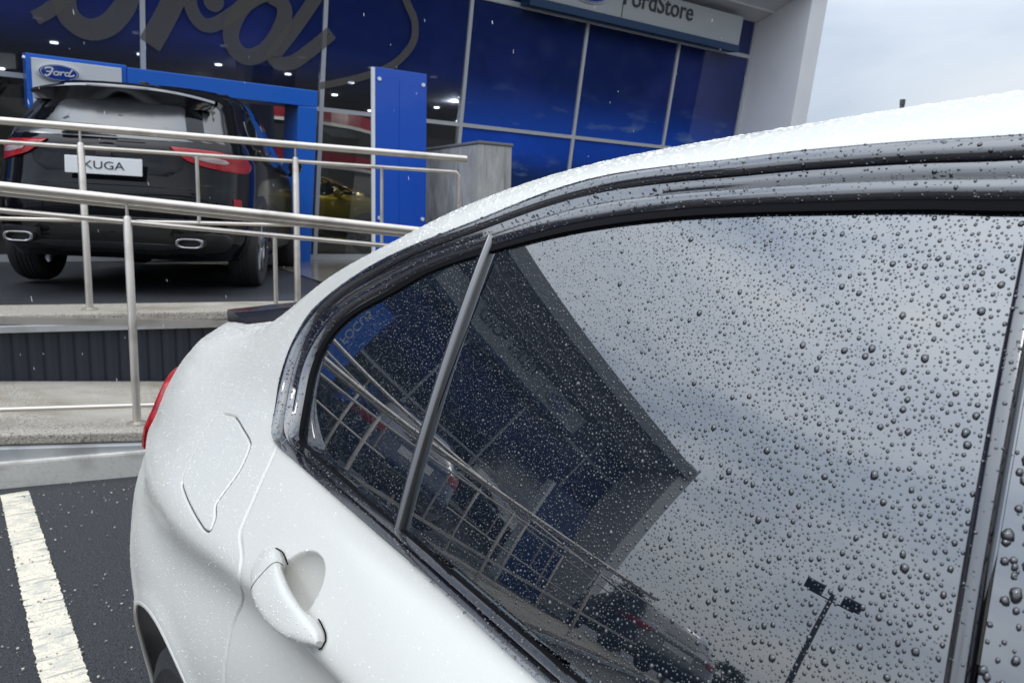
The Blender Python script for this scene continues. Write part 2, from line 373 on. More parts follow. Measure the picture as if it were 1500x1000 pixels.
# face centres
def cen(Q): Q = Q.reshape(nx_, nv_, -1); return (Q[:-1, :-1]+Q[1:, :-1]+Q[1:, 1:]+Q[:-1, 1:])/4
C = cen(flat); Cx, Cy, Cz = C[:, :, 0], -C[:, :, 1], C[:, :, 2]; Cv = (vs[:-1]+vs[1:])[None, :]/2*np.ones_like(Cx)
inwin = in_poly(Cx, Cz, Apoly) & (Cv < 14.2)
keep = ~inwin
for (ax, az, ar) in (ARC, ARCF): keep &= ~((np.hypot(Cx-ax, Cz-az) < ar) & (Cv < 6))
inflap = in_poly(Cx, Cz, flap2) & (Cv < 9)
zz = shut2[:, 1]; order = np.argsort(zz)
shx = np.interp(Cz, zz[order], shut2[order, 0])
door = (Cx < shx) & (Cv < 9.2) & (Cx > -.01); fdoor = (Cx <= -.01) & (Cv < 9.2) & (Cx > -1.25)
wind = (Cv > 13) & (((Cx > -1.2) & (Cx < -.62) & (Cy > .70)) | ((Cx > .93) & (Cx < 1.52) & (Cy > .66)))
frontf = (Cx <= -1.25)
roof = (Cv >= 9) & (Cx > -1.25)
cls = np.where(frontf, 5, np.where(wind, 4, np.where(inflap, 2, np.where(door, 1, np.where(fdoor, 3, 0)))))
cls[~keep] = -1
idx = np.arange(nx_*nv_).reshape(nx_, nv_)
F = np.stack([idx[:-1, :-1], idx[:-1, 1:], idx[1:, 1:], idx[1:, :-1]], 2)
def sub_mesh(name, mask, m, parent, V=Pd, smooth=True, flip=False):
    f = F[mask]; 
    if flip: f = f[:, ::-1]
    u, inv = np.unique(f, return_inverse=True); v = V[u]; f = inv.reshape(-1, 4)
    Mi = np.array(XF[parent].inverted()); v = v @ Mi[:3, :3].T + Mi[:3, 3]
    me = bpy.data.meshes.new(name); me.vertices.add(len(v)); me.vertices.foreach_set('co', v.astype(np.float32).ravel())
    me.loops.add(f.size); me.loops.foreach_set('vertex_index', f.astype(np.int32).ravel())
    me.polygons.add(len(f)); me.polygons.foreach_set('loop_start', np.arange(0, f.size, 4, dtype=np.int32)); me.polygons.foreach_set('loop_total', np.full(len(f), 4, np.int32))
    me.update(calc_edges=True); me.validate()
    if smooth: me.shade_smooth()
    me.materials.append(m)
    o = bpy.data.objects.new(name, me); col.objects.link(o); o.parent = parent; XF[o] = XF[parent]; return o
rear_door = sub_mesh('rear_door', cls == 1, paint, saloon)
quarter = sub_mesh('body_shell', cls == 0, paint, saloon)
flap = sub_mesh('fuel_flap', cls == 2, paint, saloon)
sub_mesh('front_door', cls == 3, paint, saloon); sub_mesh('windscreen', (cls == 4) & (Cx < 0), tint, saloon); sub_mesh('rear_screen', (cls == 4) & (Cx > 0), tint, saloon); sub_mesh('bonnet', cls == 5, paint, saloon)
MB().tube([p-nrm([0,1,.3])*.0022 for p in flap3[6:int(len(flap3)*.72)]], .0011, 5).build('flap_gap', gap_m, saloon)  # dark tube laid in the groove to put in the gap's shade
MB().tube([p-nrm([0,1,.3])*.0036 for p in shut3], .0009, 5).build('door_gap', mat('gap_grey', (.20, .20, .21), .7), saloon)  # grey tube in the groove, a softer painted shade for the door gap
# far side of the same car, coarser
ix = np.r_[0:nx_:6, nx_-1]; iv = np.r_[0:nv_:4, nv_-1]; ix = np.unique(ix); iv = np.unique(iv)
Pm = P[np.ix_(ix, iv)].copy(); Pm[:, :, 1] = -2.36-Pm[:, :, 1]
cm = ((Pm[:-1, :-1]+Pm[1:, 1:])/2); mx_, mz_ = cm[:, :, 0], cm[:, :, 2]; mv_ = ((vs[iv][:-1]+vs[iv][1:])/2)[None, :]*np.ones_like(mx_)
mw = (in_poly(mx_, mz_, Gpoly) & (mv_ < 14.2)) | ((mv_ > 13) & (((mx_ > -1.2) & (mx_ < -.62)) | ((mx_ > .93) & (mx_ < 1.52))) & (cm[:, :, 1] > -1.68))
mk = np.ones_like(mw)
for (ax, az, ar) in (ARC, ARCF): mk &= ~((np.hypot(mx_-ax, mz_-az) < ar) & (mv_ < 6))
idm = np.arange(Pm.shape[0]*Pm.shape[1]).reshape(Pm.shape[:2]); Fm = np.stack([idm[:-1, :-1], idm[1:, :-1], idm[1:, 1:], idm[:-1, 1:]], 2)
MB().add(Pm.reshape(-1, 3), [tuple(q) for q in Fm[mk & ~mw].tolist()]).build('far_side_panel', paint, saloon, True)
MB().add(Pm.reshape(-1, 3), [tuple(q) for q in Fm[mk & mw].tolist()]).build('far_side_window', tint, saloon, True)
# inner shell: keeps the cabin dark, arch liners, floor
mb = MB(); mb.box((-.2, -1.18, .26), (4.2, 1.45, .06)); mb.build('underbody', satin_black, saloon)
for (ax, az, ar) in (ARC, ARCF):
    mb = MB(); th = np.linspace(-.35, math.pi+.35, 30)
    g = [[(ax+(ar+.004)*math.cos(t), -.215-.02*0-y, az+(ar+.004)*math.sin(t)) for y in (.115, .35)] for t in th]
    mb.grid(np.array(g)); mb.add([(ax+.5*math.cos(t)*.76, -.56, az+.5*.76*math.sin(t)) for t in np.linspace(0, 2*math.pi, 24, endpoint=False)], [tuple(range(24))])
    mb.build('wheel_arch_liner', satin_black, saloon, True)
    # rolled arch lip
    pts = []
    for t in np.linspace(-.25, math.pi+.25, 60):
        x, z = ax+ar*math.cos(t), az+ar*math.sin(t); z = max(z, .21)
        pts.append(S_body(x, z, .001))
    MB().tube(pts, .0045, 10).build('arch_lip', paint, saloon, True)
def wheel(parent, c, r=.318, w=.225, side=1, rim=.235, arms=5):
    """tyre and rim about a lateral (y) axis, side=+1 shows its face to +y (in thing space when local)"""
    prof = [(rim-.012, -.44), (rim+.02, -.47), (r-.05, -.5), (r-.018, -.46), (r-.004, -.36), (r, -.2), (r, .0), (r, .2), (r-.004, .36), (r-.018, .46), (r-.05, .5), (rim+.02, .47), (rim-.012, .44)]
    n = 56; mb = MB(); G = np.array([[(c[0]+rr*math.cos(t), c[1]+k*w, c[2]+rr*math.sin(t)) for rr, k in prof] for t in np.linspace(0, 2*math.pi, n+1)])
    mb.grid(G)
    for gk in (-.2, -.07, .07, .2):      # tread grooves drawn as ribs of the carcass
        G2 = np.array([[(c[0]+rr*math.cos(t), c[1]+(gk+k)*w, c[2]+rr*math.sin(t)) for rr, k in ((r, -.045), (r+.006, -.04), (r+.006, .04), (r, .045))] for t in np.linspace(0, 2*math.pi, n+1)])
        mb.grid(G2)
    ty = mb.build('tyre', tyre_m, parent, True, local=True)
    mb = MB(); pr = [(rim, .44), (rim-.012, .40), (rim-.02, .1), (rim-.03, -.3)]
    mb.grid(np.array([[(c[0]+rr*math.cos(t), c[1]+side*k*w, c[2]+rr*math.sin(t)) for rr, k in pr] for t in np.linspace(0, 2*math.pi, 49)]), flip=side > 0)
    for k in range(arms):
        for dd in (-.13, .13):
            t = 2*math.pi*k/arms+.3; t2 = t+dd
            p0 = np.array([c[0]+.05*math.cos(t), c[1]+side*.36*w, c[2]+.05*math.sin(t)]); p1 = np.array([c[0]+(rim-.01)*math.cos(t2), c[1]+side*.40*w, c[2]+(rim-.01)*math.sin(t2)])
            mb.tube([p0, (p0+p1)/2, p1], .014, 6, rs=[.022, .016, .014])
    mb.tube([(c[0], c[1]+side*.2*w, c[2]), (c[0], c[1]+side*.40*w, c[2])], .055, 20)
    mb.build('rim', rim_m, parent, True, local=True)
    MB().tube([(c[0], c[1]-side*.1*w, c[2]), (c[0], c[1]-side*.02*w, c[2])], rim*.75, 24).build('brake_disc', mat('dark_disc', (.08, .08, .085), .5, metal=.6), parent, True, local=True)
for x0 in (1.13, -1.68):
    for sd in (1, -1):
        wheel(saloon, (x0-.1, sd*.80, .318), side=sd)

# --- window glass, one pane per opening, recessed behind the frame
def glass_pane(name, x0, x1, parent=saloon, off=-.007, step=.012):
    gx = np.linspace(x0, x1, int((x1-x0)/step)+2); gz = np.linspace(.87, 1.32, 42)
    XX, ZZ = np.meshgrid(gx, gz, indexing='ij'); AA = glz(XX, ZZ)
    e = 1e-3; nx = (glz(XX+e, ZZ)-glz(XX-e, ZZ))/(2*e); nz = (glz(XX, ZZ+e)-glz(XX, ZZ-e))/(2*e); L = np.sqrt(nx**2+1+nz**2)
    V = np.stack([XX+nx/L*off, -AA+off/L, ZZ+nz/L*off], 2)
    ccx = (XX[:-1, :-1]+XX[1:, 1:])/2; ccz = (ZZ[:-1, :-1]+ZZ[1:, 1:])/2
    Am = Apoly*.14+Gpoly*.86
    k = in_poly(ccx, ccz, Am)
    i2 = np.arange(XX.size).reshape(XX.shape); ff = np.stack([i2[:-1, :-1], i2[:-1, 1:], i2[1:, 1:], i2[1:, :-1]], 2)[k]
    return MB().add(V.reshape(-1, 3), [tuple(q) for q in ff.tolist()]).build(name, tint, parent, True)
Dt = pick(711, 360, glz); Db = pick(580, 772, glz)
def divx(z, s=0.): t = (z-Db[1])/(Dt[1]-Db[1]); return Db[0]+t*(Dt[0]-Db[0])+s
print('div', Dt, Db)
SLt = pick(1492, 372, glz); SLb = pick(1377, 1000, glz); print('seal', SLt, SLb)
pane_main = glass_pane('rear_door_glass', .15, .80); pane_q = glass_pane('quarter_light_glass', .70, 1.10, off=-.0062); glass_pane('front_door_glass', -1.15, .0)

# --- frame trims swept round the opening
def sweep(name, prof, m, i0=0, i1=None, parent=saloon, prof2=None, blend=None, w0=0., w1=1.):
    A_, G_ = Apoly[i0:i1], Gpoly[i0:i1]; rows = []
    for k, ((ax, az), (gx, gz)) in enumerate(zip(A_, G_)):
        pa = S_body(ax, az, .0015); pg = S_glass(gx, gz, -.004); n = glass_n((ax+gx)/2, (az+gz)/2)
        pr = prof
        if prof2 is not None:
            b = blend[k]; pr = [(w*(1-b)+w2*b, h*(1-b)+h2*b) for (w, h), (w2, h2) in zip(prof, prof2)]
        rows.append([pa*(1-w)+pg*w+n*h for w, h in pr])
    mb = MB(); mb.grid(np.array(rows)); return mb, np.array(rows)
nA = len(Apoly); iC = (NTOP+16)*8                  # spline index of the lower rear corner
bl = np.clip((np.arange(nA)-(iC-10))/14., 0, 1); bl = bl*bl*(3-2*bl)
outer1 = [(-.02, -.004), (0., .0), (.03, .006), (.14, .0085), (.26, .0075), (.33, .003), (.35, -.004)]
outer2 = [(-.06, -.004), (0., .0), (.05, .004), (.18, .005), (.34, .0045), (.46, .003), (.48, -.003)]
inner1 = [(.36, -.004), (.37, .004), (.40, .0045), (.52, .0005), (.58, .003), (.66, .0065), (.76, .0055), (.86, .0015), (.87, -.008)]
inner2 = [(.50, -.003), (.51, .001), (.55, .002), (.60, .002), (.64, .004), (.74, .0085), (.84, .0085), (.92, .004), (.93, -.006)]
seal1 = [(.80, -.006), (.84, .0008), (.95, .0012), (1.0, .0008), (1.025, -.006)]
mb, R1 = sweep('x', outer1, None, prof2=outer2, blend=bl); mb.build('window_trim', gloss_black, saloon, 60)
mb, R2 = sweep('x', inner1, None, prof2=inner2, blend=bl); mb.build('door_window_frame', gloss_black, saloon, 60)
mb, R3 = sweep('x', seal1, None, prof2=seal1, blend=bl); mb.build('window_seal', satin_black, saloon, 60)  # real seal, its dead black also standing in for the gap's deep shade

# --- divider bar, rear vertical seal, B-pillar cover
def bar(name, fx, z0, z1, w, h, m, base=-.007, prof=None, n=26, smooth=50):
    rows = []
    prof = prof or [(-.5, 0), (-.46, .45), (-.3, .85), (0, 1.), (.3, .85), (.46, .45), (.5, 0)]
    for z in np.linspace(z0, z1, n):
        rows.append([S_glass(fx(z)+k*w, z, base+hh*h) for k, hh in prof])
    mb = MB(); mb.grid(np.array(rows), flip=True); return mb.build(name, m, saloon, smooth)
alu = mat('divider_black', (.03, .028, .028), .2, coat=.5, ior=2.0, coat_rough=.1)
bar('window_divider', lambda z: divx(z), Db[1]-.012, Dt[1]+.012, .0135, .009, alu, prof=[(-.5, 0), (-.48, .5), (-.36, .8), (-.12, 1.), (-.04, .86), (.06, .9), (.34, .8), (.48, .5), (.5, 0)])
def slx(z): t = (z-SLb[1])/(SLt[1]-SLb[1]); return SLb[0]+t*(SLt[0]-SLb[0])
bar('glass_run_seal', lambda z: slx(z)-.006, .905, 1.315, .012, .007, gloss_black, prof=[(-.5, -.6), (-.5, .7), (-.40, .95), (.1, 1.), (.40, .8), (.5, .4), (.5, -.4)])
bar('pillar_cover', lambda z: slx(z)-.0145-.066, .905, 1.325, .132, .010, tint, prof=[(-.5, -.9), (-.5, .0), (-.495, .1), (-.2, .12), (.2, .12), (.495, .1), (.5, .0), (.5, -.9)])

# --- handle: one arched bar whose two feet sit in black gaskets
def h_frame(t):
    x = HP1[0]*(1-t)+HP2[0]*t; z = HP1[1]*(1-t)+HP2[1]*t-.007*math.sin(math.pi*min(max(t, 0), 1)); return x, z
def sm(a, b, x): t = min(max((x-a)/(b-a), 0), 1); return t*t*(3-2*t)
def h_row(t, grow=0.):
    x, z = h_frame(t); n = body_n(x, z); c = S_body(x, z, 0); d = S_body(*h_frame(t+.01), 0)-S_body(*h_frame(t-.01), 0); d = nrm(d); up = nrm(np.cross(n, d)); up = up if up[2] > 0 else -up
    tt = min(max(t, -.06), 1.06); end = 1.
    if tt < .10: end = math.sqrt(max(1-((.10-tt)/.162)**2, .004))
    if tt > .90: end = math.sqrt(max(1-((tt-.90)/.162)**2, .004))
    hw = ((.0195)-.0095*max(tt, 0)+.0055*math.sin(math.pi*min(max(tt, 0), 1)))*end+grow
    top = .008+.016*end*math.sin(math.pi*(min(max(tt, 0), 1)*.8+.1))**.8; bot = .014*sm(.16, .30, tt)*sm(.90, .80, tt)-.006
    return c, n, up, hw, top, bot
rows = []
for t in np.linspace(-.055, 1.055, 70):
    c, n, up, hw, top, bot = h_row(t); mid = (top+bot)/2; hh = (top-bot)/2; row = []
    for k in range(25):
        a = 2*math.pi*k/24; ca, sa = math.cos(a), math.sin(a); pw = .62
        row.append(c+up*hw*np.sign(ca)*abs(ca)**pw+n*(mid+hh*np.sign(sa)*abs(sa)**pw))
    rows.append(row)
mb = MB(); mb.grid(np.array(rows), flip=True); mb.add(rows[0][:-1], [tuple(range(24))]); mb.add(rows[-1][:-1], [tuple(range(23, -1, -1))])
rows_h = rows
handle = mb.build('door_handle', paint, rear_door, 60)
for lo_, hi_ in ((-.055, .235), (.868, 1.055)):      # gaskets
    pu, pd = [], []
    for t in np.linspace(lo_, hi_, 14):
        c, n, up, hw, top, bot = h_row(t, .0014); pu.append(c+up*hw+n*.0012); pd.append(c-up*hw+n*.0012)
    MB().tube(pu[2:]+pd[-1:-3:-1] if lo_ > .5 else pd[1::-1]+pu[:-1], .0008, 6).build('handle_gasket', satin_black, rear_door, True)
for t in (.245,):        # seam where the grip meets its feet
    c, n, up, hw, top, bot = h_row(t, .0004); mid = (top+bot)/2; hh = (top-bot)/2+.0004
    MB().tube([c+up*hw*np.sign(math.cos(a))*abs(math.cos(a))**.62+n*(mid+hh*np.sign(math.sin(a))*abs(math.sin(a))**.62) for a in np.linspace(-.3, math.pi+.3, 26)], .00035, 4).build('handle_seam', gap_m, rear_door, True)

# --- boot spoiler and tail lamp
mb = MB(); rows = []
for t in np.linspace(0, 1, 24):
    a = .56+(1.80-.56)*t; bow = .07*(1-(2*t-1)**2); x0 = 1.72+bow+.10
    zc_ = 1.052+.004*math.sin(math.pi*t); h = .016*math.sin(math.pi*min(max(t, .03), .97))**.35
    rows.append([(x0-.12, -a, zc_+.002), (x0-.06, -a, zc_+.010+h*.5), (x0, -a, zc_+.014+h), (x0+.012, -a, zc_+.010+h*.8), (x0+.006, -a, zc_-.008), (x0-.12, -a, zc_-.006)])
mb.grid(np.array(rows), flip=True); mb.add(rows[0], [tuple(range(6))]); mb.add(rows[-1], [tuple(range(5, -1, -1))]); mb.build('boot_spoiler', gloss_black, saloon, 50)
LAMP = [(1.70, .80), (1.68, .87), (1.72, .925), (1.85, .935), (2.0, .93), (2.09, .90), (2.10, .82), (1.95, .78), (1.8, .775)]
lp = cr_spline(LAMP+[LAMP[0]], 5)
def patch(name, poly, off, m, parent, nn=36):
    x0, x1 = poly[:, 0].min(), poly[:, 0].max(); z0, z1 = poly[:, 1].min(), poly[:, 1].max()
    rings = []; cxz = poly.mean(0)
    for k, s in enumerate((1.0, .985, .93, .75, .5, .25, .02)):
        o_ = (-.003, off*.6, off, off, off, off, off)[k]
        rings.append([S_body(cxz[0]+(x-cxz[0])*s, cxz[1]+(z-cxz[1])*s, o_) for x, z in poly])
    mb = MB(); mb.grid(np.array(rings)); return mb.build(name, m, parent, 50)
patch('tail_lamp', lp, .010, redlens, saloon)
# ================================================================== GROUND, RAMP, DECK
asphalt = mat('asphalt', (.021, .022, .026), .6, noise=[(130, (.058, .059, .066), .52, .62, 3), (1.2, (.029, .030, .034), .4, .7, 3), (95, (.008, .008, .011), .54, .62, 3), (210, (.16, .155, .145), .66, .72, 1)], bump=(130, 1., .016, 4))
deck_asph = mat('deck_asphalt', (.017, .019, .024), .45, noise=[(110, (.050, .053, .060), .52, .64, 3), (1.5, (.038, .04, .046), .4, .7, 3), (160, (.12, .12, .115), .67, .72, 1)], bump=(110, .8, .010, 3))
line_m = mat('road_paint', (.68, .61, .48), .6, noise=[(14, (.52, .49, .41), .5, .62, 5), (150, (.40, .385, .33), .56, .64, 3), (5, (.36, .345, .30), .55, .60, 7, (9, .9, 1)), (7, (.16, .155, .14), .63, .66, 6, (5, .6, 1))], bump=(150, .7, .006, 4))
aggr = mat('exposed_aggregate', (.32, .29, .24), .7, noise=[(120, (.52, .48, .42), .54, .62, 2), (90, (.13, .115, .09), .56, .64, 2), (2.5, (.22, .19, .14), .5, .66, 5), (1.1, (.40, .37, .32), .55, .7, 3)], bump=(200, .7, .006, 3))
kerb_m = mat('kerb_concrete', (.52, .50, .46), .7, noise=[(5, (.36, .34, .30), .5, .64, 6), (2, (.30, .28, .24), .62, .72, 6, (1, 1, 5)), (60, (.44, .43, .40), .5, .7, 3)], bump=(80, .3, .004, 4))
steel = mat('brushed_steel', (.60, .55, .49), .36, metal=.75, noise=[(7, (.45, .41, .36), .5, .7, 4)], bump=(50, .08, .002, 2))
channel_m = mat('galvanised_channel', (.50, .51, .52), .42, metal=.6, noise=[(6, (.38, .38, .38), .5, .7, 4)])
dark_panel = mat('navy_panel', (.010, .014, .024), .45)
def struct(o): o['kind'] = 'structure'; return o
mb = MB(); mb.grid(np.array([[(x, y, 0.) for y in (-600, -60, -12, 12, 60, 600)] for x in (-600, -60, -20, 12, 60, 600)])); struct(mb.build('ground', asphalt))
# painted bay line: worn irregular edges
def strip(p0, p1, w0, w1, z, n=420, jag=.0016, seed=1):
    r = np.random.default_rng(seed); p0 = np.asarray(p0); p1 = np.asarray(p1); d = nrm(p1-p0); s = np.array([-d[1], d[0]])
    L = []
    for i in range(n):
        t = i/(n-1); c = p0+(p1-p0)*t; w = w0+(w1-w0)*t
        L.append([(*(c+s*(w/2+r.normal(0, jag))), z), (*(c+s*(w/4)), z), (*c, z), (*(c-s*(w/4)), z), (*(c-s*(w/2+r.normal(0, jag))), z)])
    return MB().grid(np.array(L), flip=True)
pa, pb = on_z(34, 1000-0, .0)[:2], on_z(20, 716, 0)[:2]
lA = (on_z(64, 1000, 0)+on_z(128, 1000, 0))/2; lB = (on_z(1, 725, 0)+on_z(40, 715, 0))/2
wA = np.linalg.norm(on_z(64, 1000, 0)-on_z(128, 1000, 0))*.95; wB = .115
dl = (lB-lA)[:2]; dl = nrm(dl); print('line', lA, lB, wA)
struct(strip(lA[:2]-dl*2.6, lB[:2]-dl*.03, .112, .112, .004).build('bay_line', line_m))
off = np.array([-dl[1], dl[0]])
r9 = np.random.default_rng(77); gm = MB()      # loose chippings lying on the tarmac
for _ in range(420):
    c = np.array([r9.uniform(2.0, 4.15), r9.uniform(-.85, .12), 0]); s_ = r9.uniform(.0012, .0038); P8 = [c+np.array([i*s_*r9.uniform(.6, 1.2), j*s_*r9.uniform(.6, 1.2), .0038+k_*s_*1.2]) for k_ in (0, 1) for i, j in ((-1, -1), (1, -1), (1, 1), (-1, 1))]
    gm.hexa(P8)
tag(gm.build('loose_grit', mat('grit_stone', (.42, .39, .35), .7, noise=[(40, (.16, .14, .12), .45, .6, 1)])), kind='stuff')
struct(strip(lA[:2]-dl*2.6+off*2.5, lB[:2]+off*2.5+dl*.5, .112, .112, .004, seed=2).build('bay_line', line_m))
# kerb / ramp frame: K0 on kerb foot, KD along the kerb (to the right in view), KN away from the camera
K0 = on_z(0, 716, 0)[:2]; K1 = on_z(202, 697, 0)[:2]; KD = nrm(K1-K0); KN = np.array([-KD[1], KD[0]]); KN = KN if KN[0] > 0 else -KN
print('K', K0, KD, KN)
def kp(s, n, z): return np.array([*(K0+KD*s+KN*n), z])
SL = -.058                                     # ramp falls to the right
def rz(s): return .235+SL*(s-.1)
S0, S1 = -9.0, 4.6
def sloped(name, m, n0, n1, zt, zb, s0=S0, s1=S1, parent=None, nseg=1, bev=0.):
    mb = MB(); mb.hexa([kp(s0, n0, zb(s0)), kp(s0, n1, zb(s0)), kp(s1, n1, zb(s1)), kp(s1, n0, zb(s1)), kp(s0, n0, zt(s0)), kp(s0, n1, zt(s0)), kp(s1, n1, zt(s1)), kp(s1, n0, zt(s1))])
    return mb.build(name, m, parent, bevel=bev)
struct(sloped('kerb', kerb_m, 0, .20, lambda s: .125, lambda s: -.05, s1=5.5, bev=.012))
S1r = 4.3
ramp = thing('access_ramp', 'exposed aggregate ramp slab behind the pale kerb', 'ramp', kp(0, .2, 0)); ramp['kind'] = 'structure'
RB = 1.42                                       # ramp width
sloped('slab', aggr, .075, RB, rz, lambda s: rz(s)-.05, S0, S1r, ramp, bev=.010)
sloped('channel', channel_m, .03, .10, lambda s: rz(s)-.054, lambda s: rz(s)-.115, S0, S1r, ramp, bev=.004)
sloped('ramp_base', kerb_m, .13, RB, lambda s: rz(s)-.053, lambda s: -.04, S0, S1r, ramp)
# deck edge
pw = on_plane(0, 475, kp(0, RB, 0), np.array([*KN, 0.])); print('wall top', pw)
ZD = .665
deck = thing('display_deck', 'raised black asphalt deck with aggregate coping that carries the display cars', 'deck', kp(0, RB, 0)); deck['kind'] = 'structure'
def cz_(s): return ZD+.012*(s-.3)*0
sloped('coping', aggr, RB-.02, RB+.62, lambda s: ZD, lambda s: ZD-.06, S0-6, 2.9, deck, bev=.012)
sloped('channel', channel_m, RB-.06, RB+.02, lambda s: ZD-.062, lambda s: ZD-.105, S0-6, 2.9, deck, bev=.004)
mb = MB(); s = S0
while s < 2.88:                                 # ribbed dark cladding between ramp and deck
    mb.add([kp(s, RB, rz(s)-.02), kp(s+.035, RB-.012, rz(s)-.02), kp(s+.07, RB-.012, rz(s)-.02), kp(s+.085, RB, rz(s)-.02), kp(s, RB, ZD-.1), kp(s+.035, RB-.012, ZD-.1), kp(s+.07, RB-.012, ZD-.1), kp(s+.085, RB, ZD-.1)], [(0, 1, 5, 4), (1, 2, 6, 5), (2, 3, 7, 6)])
    s += .085
o = mb.build('ribbed_cladding', dark_panel, deck); o['kind'] = 'stuff'
ZK = .71
mb = MB(); mb.hexa([kp(S0-6, RB+.62, -.05), kp(S0-6, RB+2.2, -.05), kp(2.9, RB+2.2, -.05), kp(2.9, RB+.62, -.05), kp(S0-6, RB+.62, ZD+.002), kp(S0-6, RB+2.2, ZK), kp(2.9, RB+2.2, ZK), kp(2.9, RB+.62, ZD+.002)])
far = 26.
mb.hexa([kp(S0-6, RB+2.2, -.05), kp(S0-6, far, -.05), kp(2.9, 12, -.05), kp(2.9, RB+2.2, -.05), kp(S0-6, RB+2.2, ZK), kp(S0-6, far, ZK), kp(2.9, 12, ZK), kp(2.9, RB+2.2, ZK)])
mb.build('deck_surface', deck_asph, deck)

# ================================================================== RAILINGS
def rail_pt(px, py, n):            # pixel onto vertical plane n metres behind the kerb foot
    return on_plane(px, py, kp(0, n, 0), np.array([*KN, 0.]))
def s_of(p): return float((p[:2]-K0)@KD)
def rail_line(pxa, pxb, n, s0, s1, dz=0.):
    a, b = rail_pt(*pxa, n), rail_pt(*pxb, n); sa, sb = s_of(a), s_of(b); k = (b[2]-a[2])/(sb-sa)
    return kp(s0, n, a[2]+k*(s0-sa)), kp(s1, n, a[2]+k*(s1-sa))
NF = .24; NR = RB+.20
fr = thing('ramp_railing', 'nearer brushed steel railing standing on the ramp slab', 'railing', kp(0, NF, .2))
rr = thing('deck_railing', 'farther brushed steel railing standing on the deck coping by the black display car', 'railing', kp(0, NR, .6))
def pole(name, p, q, r, par, n=14, rs=None, bend=None):
    MB().tube([p, q] if bend is None else bend, r, n, rs=rs).build(name, steel, par, True)
def zfr(l, s): a, b = l; sa, sb = s_of(a), s_of(b); return a[2]+(b[2]-a[2])*(s-sa)/(sb-sa)
LE, RE = -8.5, 4.2
f_top = rail_line((0, 273), (600, 337), NF, LE, RE); f_2 = rail_line((0, 308), (480, 352), NF, LE, RE); f_flat = rail_line((0, 469), (336, 474.5), NF, LE, RE); f_low = rail_line((0, 600), (228, 593), NF, LE, RE)
print('front rails', [ (round(float(a[2]),2), round(float(b[2]),2)) for a,b in (f_top,f_2,f_flat,f_low)])
pole('top_rail', *f_top, .024, fr); pole('under_rail', f_top[0]+np.array([*KN*.03, -.033]), f_top[1]+np.array([*KN*.03, -.033]), .012, fr); pole('mid_rail', *f_2, .0135, fr)
a, b = f_flat; mb = MB(); up = np.array([0, 0, .019]); nn_ = np.array([*KN*.006, 0]); mb.hexa([a-up-nn_, a-up+nn_, b-up+nn_, b-up-nn_, a+up-nn_, a+up+nn_, b+up+nn_, b+up-nn_]); mb.build('flat_rail', steel, fr)
pole('low_rail', *f_low, .012, fr)
sp = s_of(rail_pt(201, 618, NF)); print('post s', sp, 'next', s_of(rail_pt(403, 460, NF)))
SF = [sp-2.35*k for k in range(1, 4)]+[sp, sp+1.75]
def post(par, s, n, zb, zt1, zt2, r=.021):
    MB().tube([kp(s, n, zb), kp(s, n, zt1-.012), kp(s, n, zt1)], r, 16, rs=[r, r, r*.7]).build('post', steel, par, 50)
    MB().tube([kp(s, n, zt1-.01), kp(s, n, zt2)], .008, 10).build('post_pin', steel, par, True)
    MB().tube([kp(s, n, zb-.002), kp(s, n, zb+.010), kp(s, n, zb+.016)], .05, 20, rs=[.05, .05, .03]).build('base_flange', steel, par, 50)
for s in SF: post(fr, s, NF, rz(s), zfr(f_2, s)+.03, zfr(f_top, s))
for px in (402.5,):
    for dv in (0,):
        s = s_of(rail_pt(px, 352, NF)); pole('baluster', kp(s, NF, zfr(f_flat, s)-.0), kp(s, NF, zfr(f_2, s)), .012, fr)
        s -= 2.35*0
for s in (sp-1.15, sp-3.5, sp-5.8): pole('baluster', kp(s, NF, zfr(f_flat, s)), kp(s, NF, zfr(f_2, s)), .012, fr)
REND = s_of(rail_pt(683, 233, NR)); RL = s_of(rail_pt(668, 252, NR))
r_top = rail_line((0, 177), (683, 233), NR, LE-4, REND); r_2 = rail_line((0, 208), (664, 252), NR, LE-4, RL); r_3 = rail_line((0, 320), (432, 330), NR, LE-4, s_of(rail_pt(452, 332, NR)))
print('rear rails', [(round(float(a[2]),2), round(float(b[2]),2)) for a,b in (r_top,r_2,r_3)], REND)
pole('top_rail', *r_top, .025, rr)
e2 = r_2[1]; zl = rail_pt(672, 335, NR)[2]
MB().tube([r_2[0], e2+(r_2[0]-e2)*.004, e2, e2+np.array([*KD*.02, -.02]), np.array([*(e2[:2]+KD*.024), zl])], .014, 12).build('mid_rail', steel, rr, True)
h3 = r_3[1]; MB().tube([r_3[0], h3-np.array([*KD*.02, 0]), h3, h3+np.array([*KD*.012, .02]), h3+np.array([*KD*.014, .055])], .0125, 10).build('low_rail', steel, rr, True)
SR = [s_of(rail_pt(131, 442, NR)), s_of(rail_pt(436, 432, NR))]; print('SR', SR, [rail_pt(131,442,NR)[2]])
dS = SR[1]-SR[0]; SR = [SR[0]-dS*k for k in range(7, 0, -1)]+SR+[s_of(rail_pt(672, 300, NR))]
for k, s in enumerate(SR[:-1]): post(rr, s, NR, ZD, zfr(r_2, s)+.03, zfr(r_top, s), .0225)
pole('post', kp(SR[-1], NR, ZD), kp(SR[-1], NR, zfr(r_2, SR[-1])-.02), .014, rr)
for k in range(8):
    s = (SR[k]+SR[k+1])/2+.03 if k < 8 else 0
    s = s_of(rail_pt(289.5, 270, NR))-dS*(7-k) if k < 8 else s
    pole('baluster', kp(s, NR, zfr(r_3, s)), kp(s, NR, zfr(r_2, s)), .0125, rr)
s = s_of(rail_pt(559, 290, NR)); pole('baluster', kp(s, NR, ZD), kp(s, NR, zfr(r_2, s)), .0125, rr)
